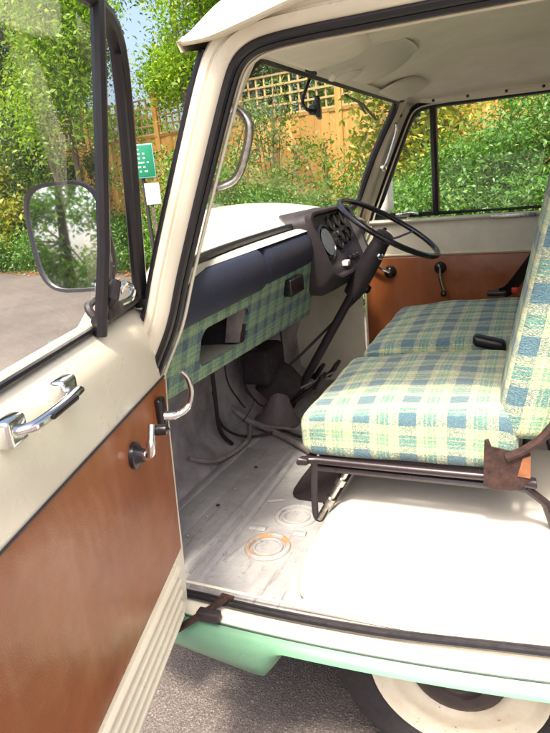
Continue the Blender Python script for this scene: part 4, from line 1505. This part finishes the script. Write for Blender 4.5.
tree('tree', 'lime green tree overhanging the fence beside the near pillar', pt(194, 11.5), 7.0, [((.2, 0, 3.2), (.7, .6, .45), 20), ((.5, 0, 4.3), (.9, .8, .8), 28), ((1.0, 0, 5.5), (1.4, 1.0, 1.0), 34)], 22000, .044, 'leaf_lime', tr=.09, clump=.2)
tree('tree', 'mid green tree behind the fence at the left of the windscreen', pt(215, 14.5), 7.0, [((0, 0, 3.9), (1.5, 1.2, .9), 34), ((.3, 0, 5.6), (1.8, 1.4, 1.2), 40)], 14000, .065, 'leaf_mid', tr=.12)
tree('tree', 'dark tree behind the trellis in mid windscreen', pt(290, 14.0), 7.5, [((-.2, 0, 3.7), (1.5, 1.0, .8), 30), ((.3, 0, 5.4), (2.0, 1.6, 1.5), 46)], 16000, .065, 'leaf_dark', tr=.14)
tree('tree', 'golden leaved tree behind the far windscreen pillar', pt(418, 8.6), 4.5, [((0, 0, 1.6), (.75, .5, .8), 34), ((.0, 0, 2.7), (.8, .5, .7), 30)], 8000, .055, 'leaf_gold', tr=.08)
tree('tree', 'dark tree rising behind the hedge at the top right', pt(548, 10.5), 7.0, [((0, 0, 3.2), (1.4, 1.2, 1.0), 40), ((.6, 0, 4.8), (2.2, 1.6, 1.6), 60)], 26000, .045, 'leaf_dark', tr=.14)
tree('tree', 'sparse tree behind the hedge in the middle of the far window, coloured golden for the light there', pt(480, 12.5), 6.0, [((0, 0, 2.7), (1.3, 1.0, .7), 26), ((.6, 0, 3.8), (1.5, 1.2, .9), 30)], 6000, .065, 'leaf_gold', tr=.12)  # gold leaf colour paints in the golden light behind the hedge
bush('bush', 'golden bush lit by the sun at the left of the fence', pt(16, 15.0), .7, 2.6, 6000, .07, 'leaf_gold', 'bush', None, .7, 60, .16)
bush('shrub', 'tall dark shrub hiding the fence just left of the quarter light bar', pt(92, 13.9), .75, 2.5, 11000, .042, 'leaf_dark', 'shrub', None, .6, 60, .13)
bush('shrub', 'tall dark shrub hiding the fence above the door mirror', pt(52, 14.6), .85, 2.9, 12000, .042, 'leaf_dark', 'shrub', None, .6, 60, .13)
bush('bush', 'dark bush between the golden bush and the sapling', pt(76, 14.2), .7, 1.7, 3800, .07, 'leaf_mid', 'bush', None, .7, 50, .16)
tree('tree', 'yellow green tree standing behind the trellis over the green sign', pt(130, 17.8), 4.4, [((0, 0, 2.6), (1.6, 1.0, .7), 34)], 8000, .055, 'leaf_lime', tr=.1)
tree('tree', 'yellow green tree standing behind the trellis at the right of the windscreen', pt(365, 13.5), 5.0, [((0, 0, 2.9), (1.5, 1.0, .7), 30), ((-.4, 0, 3.9), (1.3, 1.0, .7), 22)], 10000, .055, 'leaf_lime', tr=.1)
# tree behind the photographer, seen only in the door mirror
tree('tree', 'broad tree across the car park reflected in the door mirror', (-6.4, -15.0), 7.0, [((0, 0, 2.6), (2.2, 1.6, 1.1), 40), ((.6, 0, 4.2), (2.0, 1.8, 1.2), 36)], 9000, .08, 'leaf_mid', tr=.2)
bush('bush', 'low dark bush across the car park reflected in the door mirror', (-4.6, -13.0), 1.3, 1.6, 4000, .07, 'leaf_dark')
